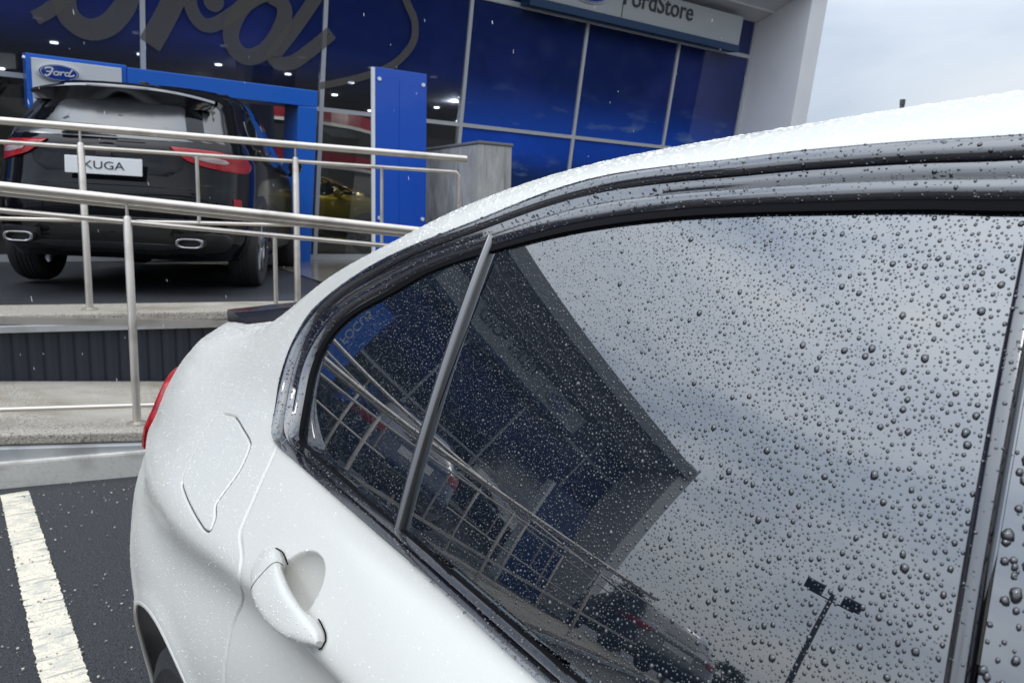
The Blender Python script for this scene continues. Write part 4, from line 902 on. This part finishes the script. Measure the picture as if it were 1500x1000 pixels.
def make_suv(label, loc, rz, scale, body, tilt):
    r = thing('display_car', label, 'car', (0, 0, 0)); c = Car(SUV, r, body); add_basics(c, r)
    fr_ = c.rear
    c.patch('rear_window', fr_, [(-.74, 1.11), (-.35, 1.095), (.35, 1.095), (.74, 1.11), (.69, 1.28), (.62, 1.43), (.30, 1.44), (-.30, 1.44), (-.62, 1.43), (-.69, 1.28)], .006, rear_glass, 3)
    c.patch('tailgate_panel', fr_, [(-.62, 1.05), (.62, 1.05), (.50, .96), (.40, .84), (-.40, .84), (-.50, .96)], .004, black_paint, 2)
    for sd in (1, -1):
        L = c.patch('tail_lamp', fr_, [(sd*.40, 1.055), (sd*.80, 1.045), (sd*.865, 1.01), (sd*.875, .955), (sd*.84, .91), (sd*.70, .915), (sd*.52, .96)], .018, redlens, 3)
        c.patch('lamp_inner', fr_, [(sd*.54, 1.005), (sd*.72, .998), (sd*.77, .98), (sd*.75, .958), (sd*.66, .962), (sd*.57, .98)], .023, white_lens, 2)
        c.patch('fog_lamp', fr_, [(sd*.80, .71), (sd*.84, .71), (sd*.855, .56), (sd*.815, .56)], .012, redlens, 1)
        ex = []
        for k in range(24):
            a = 2*math.pi*k/24; ex.append((.095*np.sign(math.cos(a))*abs(math.cos(a))**.55, .036*np.sign(math.sin(a))*abs(math.sin(a))**.7))
        x0 = -2.335; y0, z0 = sd*.56, .375
        g = [[(x0+dx, y0+u*k_, z0+v*k2) for u, v in ex+[ex[0]]] for dx, k_, k2 in ((.10, 1, 1), (0, 1, 1), (-.004, .92, .86), (0, .80, .66), (.09, .78, .62))]
        MB().grid(np.array(g)).build('exhaust_tip', mat('tip_metal', (.28, .28, .29), .3, metal=1.), r, 60, local=True); MB().add([(x0+.05, y0+u*.8, z0+v*.66) for u, v in ex], [tuple(range(24))]).build('exhaust_bore', plastic, r, local=True)
        c.patch('exhaust_surround', fr_, [(sd*.44, .44), (sd*.78, .44), (sd*.74, .31), (sd*.47, .31)], .012, plastic, 3)
    c.patch('lower_bumper', fr_, [(-.90, .56), (-.60, .50), (.60, .50), (.90, .56), (.86, .30), (0, .28), (-.86, .30)], .010, plastic, 3)
    c.patch('bumper_blade', fr_, [(-.45, .36), (.45, .36), (.42, .31), (-.42, .31)], .02, gloss_black, 2)
    c.patch('bumper_trim', fr_, [(-.80, .545), (.80, .545), (.80, .530), (-.80, .530)], .022, mat('satin_trim', (.25, .26, .28), .3, metal=.8), 1)
    c.patch('tailgate_shut', fr_, [(-.82, .765), (.82, .765), (.82, .758), (-.82, .758)], .008, gap_m, 1)
    # number plate reading KUGA
    p = MB(); p.box((-2.325, 0, .885), (.012, .50, .118)); p.build('number_plate', plate_m, r, local=True, bevel=.004)
    text_mb('KUGA', .076, (-2.3325, 0, .885), (0, -1, 0), (0, 0, 1), .003, sx=1.28).build('plate_lettering', mat('letter_grey', (.035, .04, .05), .4), r, local=True)
    MB().box((-2.315, 0, .965), (.03, .10, .03)).build('tailgate_grip', plastic, r, local=True, bevel=.004)
    MB().box((-2.322, -.66, .79), (.006, .10, .014)).build('tailgate_badge', chrome, r, local=True)
    # spoiler
    rows = []
    for y in np.linspace(-.64, .64, 33):
        q_ = abs(y)/.64; t = 1-q_**2.2; zt = 1.498-.05*q_**2.6; xb = -1.84-.15*t
        drop = .035+.085*math.exp(-((q_-.45)/.30)**2)-.03*math.exp(-(q_/.12)**2)
        rows.append([(-1.50, y*.95, zt-.03), (-1.75, y, zt+.008), (xb, y, zt-.012), (xb-.012, y, zt-.030), (xb+.004, y*.99, zt-.045), (-1.86, y*.96, zt-.05-drop), (-1.80, y*.95, zt-.05-drop)])
    MB().grid(np.array(rows), flip=True).build('roof_spoiler', gloss_black, r, 50, local=True)
    MB().box((-1.985, 0, 1.468), (.03, .42, .010)).build('brake_light', mat('brake_strip', (.25, .26, .28), .2), r, local=True)
    MB().tube([(-2.17, -.02, 1.16), (-2.165, .10, 1.165), (-2.16, .30, 1.155), (-2.16, .34, 1.15)], .02, 8, rs=[.010, .014, .026, .020]).build('rear_wiper', plastic, r, True, local=True)
    MB().tube([(-2.19, 0-.02, 1.16), (-2.19, -.22, 1.125)], .006, 6).build('wiper_blade', plastic, r, local=True)
    for sd in (1, -1):
        MB().tube([(-1.30, sd*.60, ZC(1.62)), (-1.2, sd*.605, ZC(1.66)), (-.3, sd*.62, ZC(1.68)), (.15, sd*.62, ZC(1.62))], .016, 8).build('roof_rail', gloss_black, r, True, local=True)
    MB().box((-1.2, .03, ZC(1.70)), (.12, .05, .06)).build('roof_aerial', plastic, r, local=True, bevel=.01)
    r.location = loc; r.rotation_euler = (tilt, 0, rz); r.scale = (scale,)*3
    return r
def make_hatch(label, loc, rz, body, front_detail=False, scale=1., group=None):
    r = thing('display_car' if not front_detail else 'showroom_car', label, 'car', (0, 0, 0)); c = Car(HATCH, r, body); add_basics(c, r, R_=.33, wb=1.32)
    f = c.rear; k = .89
    c.patch('rear_window', f, [(-.68, ZC(1.12)*k), (.68, ZC(1.12)*k), (.62, ZC(1.34)*k), (.55, ZC(1.49)*k), (-.55, ZC(1.49)*k), (-.62, ZC(1.34)*k)], .006, rear_glass, 3)
    g = c.front
    c.patch('windscreen', g, [(-.74, ZC(1.13)*k), (.74, ZC(1.13)*k), (.66, ZC(1.35)*k), (.55, ZC(1.53)*k), (-.55, ZC(1.53)*k), (-.66, ZC(1.35)*k)], .006, grey_glass, 3)
    for sd in (1, -1):
        c.patch('tail_lamp', f, [(sd*.50, .93), (sd*.86, .92), (sd*.90, .80), (sd*.55, .82)], .015, redlens, 3)
        c.patch('headlamp', g, [(sd*.45, .80), (sd*.80, .84), (sd*.88, .76), (sd*.60, .70), (sd*.46, .72)], .012, grey_glass, 3)
    c.patch('grille', g, [(-.42, .70), (.42, .70), (.50, .44), (.30, .32), (-.30, .32), (-.50, .44)], .010, plastic, 3)
    c.patch('lower_bumper', f, [(-.85, .50), (.85, .50), (.8, .26), (-.8, .26)], .01, plastic, 3)
    MB().box((c.rear(0, .78)[0]-.012, 0, .78), (.012, .52, .11)).build('number_plate', plate_m, r, local=True)
    r.location = loc; r.rotation_euler = (0, 0, rz); r.scale = (scale,)*3
    if group: r['group'] = group
    return r
ka = on_z(215, 414, ZK); kd = np.array([math.cos(R(-27.5)), math.sin(R(-27.5))]); KS = 1.06
kc = ka[:2]+kd*1.355*KS
kuga = make_suv('black SUV with white KUGA plate standing on the deck behind the steel railings', (*kc, ZK), R(-27.5), KS, black_paint, R(1.6))
def polar(az, d): return np.array([d*math.cos(R(az)), d*math.sin(R(az))])
navy_p = mat('navy_car_paint', (.006, .016, .06), .25, metal=.4, coat=1.); grey_p = mat('grey_car_paint', (.10, .105, .11), .3, metal=.6, coat=1.); yellow_p = mat('gold_car_paint', (.60, .46, .03), .28, metal=.3, coat=1.)
make_hatch('navy hatchback on the deck left of the photo, mirrored in the rear quarter light', (*polar(21, 9.3), ZK), R(10), navy_p)
make_hatch('grey hatchback far left on the deck, mirrored low in the window', (*polar(51, 13.0), ZK), R(35), grey_p)
yc = FO+FE*.75-FN*2.6
make_hatch('gold hatchback inside the showroom behind the clear pane left of the blue totem', (*yc, ZF+.013), math.atan2(FN[1], FN[0])+R(52), yellow_p, True)

# ================================================================== LAMP POST, TREES, FAR THINGS
post_m = mat('post_grey', (.05, .055, .055), .5)
lp_ = polar(63.4, 24.5); lampc = thing('floodlight_mast', 'tall twin floodlight mast mirrored in the lower right of the car window', 'lamp post', (*lp_, 0))
MB().tube([(*lp_, 0), (*lp_, .5), (*lp_, 7.75)], .1, 14, rs=[.14, .12, .075]).build('pole', post_m, lampc, True)
ld = nrm(np.array([-math.sin(R(63.4)), math.cos(R(63.4))])); nd = np.array([math.cos(R(63.4)), math.sin(R(63.4))])
MB().tube([(*(lp_-ld*.75), 7.45), (*(lp_+ld*.75), 7.45)], .035, 8).build('cross_arm', post_m, lampc)
for sg in (-1, 1):
    c_ = np.array([*(lp_+ld*sg*.62), 7.72]); tl = R(38); u = np.array([*ld, 0]); n_ = np.array([*(-nd*math.sin(tl)), -math.cos(tl)]); w_ = np.cross(u, n_)
    MB().box(c_, (.62, .52, .12), ax=np.array([u, w_, n_])).build('floodlight', post_m, lampc, bevel=.02); MB().box(c_+n_*.063, (.5, .4, .006), ax=np.array([u, w_, n_])).build('lens', grey_glass, lampc)
    MB().tube([c_, np.array([*(lp_+ld*sg*.62), 7.45])], .025, 6).build('bracket', post_m, lampc)
leaf_m = mat('leaf_green', (.035, .06, .022), .6, noise=[(2.5, (.07, .10, .035), .45, .6, 2), (6, (.018, .032, .012), .5, .62, 2)]); bark_m = mat('bark', (.07, .055, .04), .8)
def tree(loc, h, label, seed, wdt=.36):
    r = np.random.default_rng(seed); t = thing('broadleaf_tree', label, 'tree', (*loc, 0), group='trees beyond the car park')
    L = np.array([*loc, 0.]); mb = MB(); mb.tube([L, L+[0.05, 0, h*.3], L+[.1, .1, h*.75]], .2, 8, rs=[.035*h, .025*h, .008*h])
    cl = []
    for k in range(16):
        a = r.uniform(0, 2*math.pi); zz_ = r.uniform(.32, .92)*h; rad = wdt*h*math.sin(math.pi*min(1, (zz_/h-.18)/.86))**.7*r.uniform(.3, 1.)
        p = L+[rad*math.cos(a), rad*math.sin(a), zz_]; cl.append((p, r.uniform(.09, .17)*h)); mb.tube([L+[.06, 0, zz_*.6], (L+p)/2+[0, 0, zz_*.35], p], .03, 5, rs=[.012*h, .008*h, .003*h])
    mb.build('trunk', bark_m, t, True)
    V = []; 
    for p, rr in cl:
        n = 260; q_ = r.normal(0, 1, (n, 3)); q_ /= np.linalg.norm(q_, axis=1)[:, None]; q_ *= (rr*r.uniform(.4, 1.08, (n, 1)))*[1, 1, .75]; c_ = p+q_
        a = r.normal(0, 1, (n, 3)); a /= np.linalg.norm(a, axis=1)[:, None]; b = np.cross(a, r.normal(0, 1, (n, 3))); b /= np.linalg.norm(b, axis=1)[:, None]; s_ = .016*h*r.uniform(.6, 1.4, (n, 1))
        V.append(np.stack([c_-a*s_, c_+b*s_*.6, c_+a*s_, c_-b*s_*.6], 1))
    V = np.concatenate(V).reshape(-1, 3); MB().add(V, [tuple(range(4*i, 4*i+4)) for i in range(len(V)//4)]).build('crown', leaf_m, t)
TR = [(52, 44, 6.0, 'small green tree just right of the grey hatchback, mirrored low in the window'), (56, 50, 5.4, 'low round green tree left of the floodlight mast, mirrored at the window sill'), (60, 56, 5.2, 'green tree next to the floodlight mast, mirrored at the window sill'),
 (68, 60, 6.5, 'green tree beyond the floodlight mast out to the left of the photo'), (-44, 70, 4.0, 'far low tree behind the roof of the white saloon')]
for k, (az, d, h, lab) in enumerate(TR): tree(polar(az, d), h, lab, 30+k)
pp = ray(1322, 150); D_ = 34.; base = CAM+pp*(D_/np.linalg.norm(pp[:2])); 
pst = thing('flue_pipe', 'slim dark pipe rising above the white car roof against the cloud', 'pipe', (base[0], base[1], 0))
MB().tube([(base[0], base[1], 0), (base[0], base[1], base[2]+.0)], .085, 12).build('pipe', mat('dark_green', (.05, .07, .06), .5), pst); MB().tube([(base[0], base[1], base[2]-.1), (base[0], base[1], base[2]+.10)], .10, 12).build('cowl', post_m, pst)

# unseen treeline added behind the camera to darken reflections and the lower paint
r = np.random.default_rng(90); n = 22000; a_ = r.uniform(R(128), R(262), n); d_ = r.uniform(36, 46, n); top = 7.5+2.2*np.sin(a_*9)+1.2*np.sin(a_*23+1); z_ = top*r.uniform(0, 1, n)**.8
c_ = np.stack([d_*np.cos(a_), d_*np.sin(a_), z_], 1); u = r.normal(0, 1, (n, 3)); u /= np.linalg.norm(u, axis=1)[:, None]; v = np.cross(u, r.normal(0, 1, (n, 3))); v /= np.linalg.norm(v, axis=1)[:, None]; s_ = r.uniform(.35, .8, (n, 1))
V = np.stack([c_-u*s_, c_+v*s_*.7, c_+u*s_, c_-v*s_*.7], 1).reshape(-1, 3)
tag(MB().add(V, [tuple(range(4*i, 4*i+4)) for i in range(n)]).build('added_treeline', leaf_m, None), kind='stuff')
# ================================================================== RAIN ON EVERYTHING
drop_dark = mat('raindrop_on_glass', (.008, .010, .013), .02, ior=1.75)
drop_trim = mat('raindrop_on_trim', (.012, .012, .015), .03, ior=1.8)
drop_paint = mat('raindrop_on_paint', (.60, .595, .56), .09, coat=.5, ior=1.5)
def caps(name, pts, nrs, rad, hgt, m, parent, seg=10, rings=(1., .86, .52), stretch=None, tang=None):
    """spherical-cap beads: one mesh of stuff"""
    pts = np.asarray(pts); nrs = np.asarray(nrs); n = len(pts); rad = np.asarray(rad); hgt = np.asarray(hgt)
    if tang is None: tang = np.tile([0., 0., -1.], (n, 1))
    u = tang-nrs*np.sum(tang*nrs, 1, keepdims=True); u /= np.linalg.norm(u, axis=1, keepdims=True)+1e-9; v = np.cross(nrs, u)
    st_ = stretch if stretch is not None else np.ones(n)
    hs = {1.: 0., .86: .52, .52: .88, .95: .3}; V = []
    wob = RNG.uniform(.86, 1.14, (n, seg))
    for k in rings:
        for j in range(seg):
            a = 2*math.pi*j/seg; ca, sa = math.cos(a), math.sin(a); w = (1+(wob[:, j:j+1]-1)*(1 if k > .6 else .5))
            V.append(pts+u*(rad*st_*ca*k)[:, None]*w+v*(rad*sa*k)[:, None]*w+nrs*(hgt*hs[k]-.0001)[:, None])
    V.append(pts+nrs*hgt[:, None]); K = len(V); V = np.stack(V, 1).reshape(-1, 3)
    f4 = []; f3 = []
    for r_ in range(len(rings)-1):
        for j in range(seg): f4.append((r_*seg+j, r_*seg+(j+1) % seg, (r_+1)*seg+(j+1) % seg, (r_+1)*seg+j))
    for j in range(seg): f3.append(((len(rings)-1)*seg+j, (len(rings)-1)*seg+(j+1) % seg, len(rings)*seg))
    f4 = np.array(f4); f3 = np.array(f3); base = (np.arange(n)*K)[:, None, None]
    F4 = (f4[None]+base).reshape(-1, 4); F3 = (f3[None]+base).reshape(-1, 3)
    Mi = np.array(XF[parent].inverted()); V = V @ Mi[:3, :3].T + Mi[:3, 3]
    me = bpy.data.meshes.new(name); me.vertices.add(len(V)); me.vertices.foreach_set('co', V.astype(np.float32).ravel())
    li = np.concatenate([F4.ravel(), F3.ravel()]); me.loops.add(len(li)); me.loops.foreach_set('vertex_index', li.astype(np.int32))
    ls = np.concatenate([np.arange(len(F4))*4, len(F4)*4+np.arange(len(F3))*3]); lt = np.concatenate([np.full(len(F4), 4), np.full(len(F3), 3)])
    me.polygons.add(len(ls)); me.polygons.foreach_set('loop_start', ls.astype(np.int32)); me.polygons.foreach_set('loop_total', lt.astype(np.int32))
    me.update(calc_edges=True); me.shade_smooth(); me.materials.append(m)
    o = bpy.data.objects.new(name, me); col.objects.link(o); o.parent = parent; XF[o] = XF[parent]; o['kind'] = 'stuff'; return o
def gl_arr(x, z, off):
    e = 1e-3; nx = (glz(x+e, z)-glz(x-e, z))/(2*e); nz = (glz(x, z+e)-glz(x, z-e))/(2*e); L = np.sqrt(nx**2+1+nz**2)
    Nn_ = np.stack([nx/L, 1/L, nz/L], 1); return np.stack([x, -glz(x, z), z], 1)+Nn_*off, Nn_
def scatter(n, x0, x1, z0, z1, poly, med, sig, rmax, seed, off, minsep=True):
    r = np.random.default_rng(seed); x = r.uniform(x0, x1, n*2); z = r.uniform(z0, z1, n*2); k = in_poly(x, z, poly); x, z = x[k][:n], z[k][:n]
    rad = np.minimum(np.exp(r.normal(math.log(med), sig, len(x)))*(1.22-.62*(x-x0)/(x1-x0)), rmax); rad = np.maximum(rad, .00030)
    order = np.argsort(-rad); x, z, rad = x[order], z[order], rad[order]
    cell = {}; keep_ = []
    for i in range(len(x)):      # beads do not overlap
        ci, cj = int(x[i]/.006), int(z[i]/.006); ok = True
        for a in (-1, 0, 1):
            for b in (-1, 0, 1):
                for j in cell.get((ci+a, cj+b), ()):
                    if (x[i]-x[j])**2+(z[i]-z[j])**2 < ((rad[i]+rad[j])*1.2+.0001)**2: ok = False; break
                if not ok: break
            if not ok: break
        if ok: cell.setdefault((ci, cj), []).append(i); keep_.append(i)
    x, z, rad = x[keep_], z[keep_], rad[keep_]; p, n_ = gl_arr(x, z, off); st_ = 1+r.uniform(0, .2, len(x))*(rad/.0012)
    return p, n_, rad, st_
Gx = Gpoly
p, n_, rad, s_ = scatter(44000, .14, .74, .92, 1.30, Gx, .00059, .42, .0026, 5, -.007)
k = p[:, 0] < divx(p[:, 2])-.012; k &= p[:, 0] > slx(p[:, 2])+.002
caps('raindrops', p[k], n_[k], rad[k], rad[k]*.55, drop_dark, pane_main, stretch=np.minimum(s_[k], 1.7), seg=12)
p, n_, rad, s_ = scatter(10000, .68, 1.08, .95, 1.28, Gx, .00056, .45, .0014, 6, -.0062); k = p[:, 0] > divx(p[:, 2])+.012
caps('raindrops', p[k], n_[k], rad[k], rad[k]*.5, drop_dark, pane_q, stretch=np.minimum(s_[k], 1.7), seg=8)
# pillar cover beads: bigger
pc = bpy.data.objects['pillar_cover']; r = np.random.default_rng(9); n = 1300; z = r.uniform(.91, 1.32, n); x = slx(z)-.0155-r.uniform(0, .128, n); rad = np.minimum(np.exp(r.normal(math.log(.0013), .5, n)), .0036)
p, n_ = gl_arr(x, z, -.0059); caps('raindrops', p, n_, rad, rad*.6, drop_trim, pc, stretch=1+r.uniform(0, .5, n), seg=12)
sd_ = bpy.data.objects['glass_run_seal']; n = 200; z = r.uniform(.91, 1.31, n); x = slx(z)-.002-r.uniform(0, .009, n); rad = np.minimum(np.exp(r.normal(math.log(.0006), .5, n)), .0014); p, n_ = gl_arr(x, z, -.0002); caps('raindrops', p, n_, rad, rad*.6, drop_trim, sd_, seg=8)
def on_rows(rows, n, seed, med, sig, rmax, name, m, parent, lo=0, hi=None, k0=0, k1=None, hr=.6, seg=10):
    """beads on a swept grid (rows x profile points)"""
    rows = np.asarray(rows)[k0:k1, lo:hi]; a = rows[:-1, :-1]; b = rows[1:, :-1]; c = rows[1:, 1:]; d = rows[:-1, 1:]
    nn_ = np.cross(b-a, d-a).reshape(-1, 3); ar = np.linalg.norm(nn_, axis=1); ok = ar > 1e-12
    rr_ = np.random.default_rng(seed); pr_ = np.where(ok, ar, 0); pr_ = pr_/pr_.sum(); i = rr_.choice(len(ar), n, p=pr_); u, v = rr_.uniform(0, 1, (2, n, 1))
    A_, B_, C_, D_ = [q_.reshape(-1, 3)[i] for q_ in (a, b, c, d)]; P_ = A_*(1-u)*(1-v)+B_*u*(1-v)+C_*u*v+D_*(1-u)*v; nn_ = nn_[i]/ar[i][:, None]
    nn_ *= np.where((nn_[:, 1]*1.+nn_[:, 2]*.6) < 0, -1, 1)[:, None]
    rad = np.minimum(np.exp(rr_.normal(math.log(med), sig, n)), rmax); return caps(name, P_, nn_, rad, rad*hr, m, parent, seg=seg)
wt, df = bpy.data.objects['window_trim'], bpy.data.objects['door_window_frame']
on_rows(R1, 5500, 11, .0006, .5, .0017, 'raindrops', drop_trim, wt, lo=1, hi=6, k0=20)
on_rows(R2, 5200, 12, .0006, .5, .0019, 'raindrops', drop_trim, df, lo=1, hi=8, k0=20)
# beads on the paint, denser and finer on the quarter panel
def on_body(n, seed, xr, vr, med, sig, rmax, parent, hr=.34, seg=8, cl=None):
    rr_ = np.random.default_rng(seed); Q = Pd.reshape(nx_, nv_, 3); i0, i1 = np.searchsorted(xs, xr); j0, j1 = np.searchsorted(vs, vr); j1 = min(j1, nv_-2); i1 = min(i1, nx_-2)
    a = Q[i0:i1, j0:j1]; b = Q[i0+1:i1+1, j0:j1]; c = Q[i0:i1, j0+1:j1+1]; nn_ = np.cross(b-a, c-a).reshape(-1, 3); ar = np.linalg.norm(nn_, axis=1)
    ck = cls[i0:i1, j0:j1].reshape(-1); ar = np.where(np.isin(ck, cl), ar, 0); i = rr_.choice(len(ar), n, p=ar/ar.sum()); u, v = rr_.uniform(0, 1, (2, n, 1))
    A_, B_, C_ = a.reshape(-1, 3)[i], b.reshape(-1, 3)[i], c.reshape(-1, 3)[i]; P_ = A_+(B_-A_)*u+(C_-A_)*v; nn_ = nn_[i]/ar[i][:, None]; nn_ *= np.where(nn_[:, 1]+nn_[:, 2] < 0, -1, 1)[:, None]
    rad = np.minimum(np.exp(rr_.normal(math.log(med), sig, n)), rmax); return caps('raindrops', P_, nn_, rad, rad*hr, drop_paint, parent, seg=seg, rings=(1., .52) if seg < 8 else (1., .86, .52))
on_body(62000, 21, (.7, 2.1), (1.5, 15), .00054, .40, .0018, quarter, cl=(0, 2), seg=6, hr=.45)
on_body(11000, 22, (.1, 1.0), (1.5, 9), .0005, .45, .0020, rear_door, cl=(1,), seg=7)
on_body(9000, 23, (-.3, .95), (13, 15.6), .0016, .40, .0042, quarter, cl=(0,), hr=.24, seg=9)
# beads on the door handle
hb = np.array(rows_h) if 'rows_h' in globals() else None
# falling rain: slender drops hanging in the air between the car and the showroom
r = np.random.default_rng(44); mbr = MB(); nR = 150
for k in range(nR):
    px, py = r.uniform(0, 1250), r.uniform(0, 640); d_ = r.uniform(1.6, 6.5); p_ = CAM+ray(px, py)*d_
    if p_[1] < -.30 and p_[0] < 2.3: continue
    s = r.uniform(.5, 1.)*.0022; l = s*r.uniform(3., 7.); ax_ = nrm([.1, -.16, -1]); mbr.tube([p_-ax_*l, p_-ax_*l*.5, p_+ax_*l*.6, p_+ax_*l], s, 6, rs=[s*.15, s*.6, s, s*.3])
o = mbr.build('falling_rain', mat('rain_water', (.75, .78, .80), .1, coat=1.), None, True); tag(o, 'scattered raindrops falling in the air before the showroom', 'rain', kind='stuff')
on_rows(np.array(rows_h), 900, 31, .0006, .4, .0013, 'raindrops', drop_paint, handle, seg=7, hr=.5)
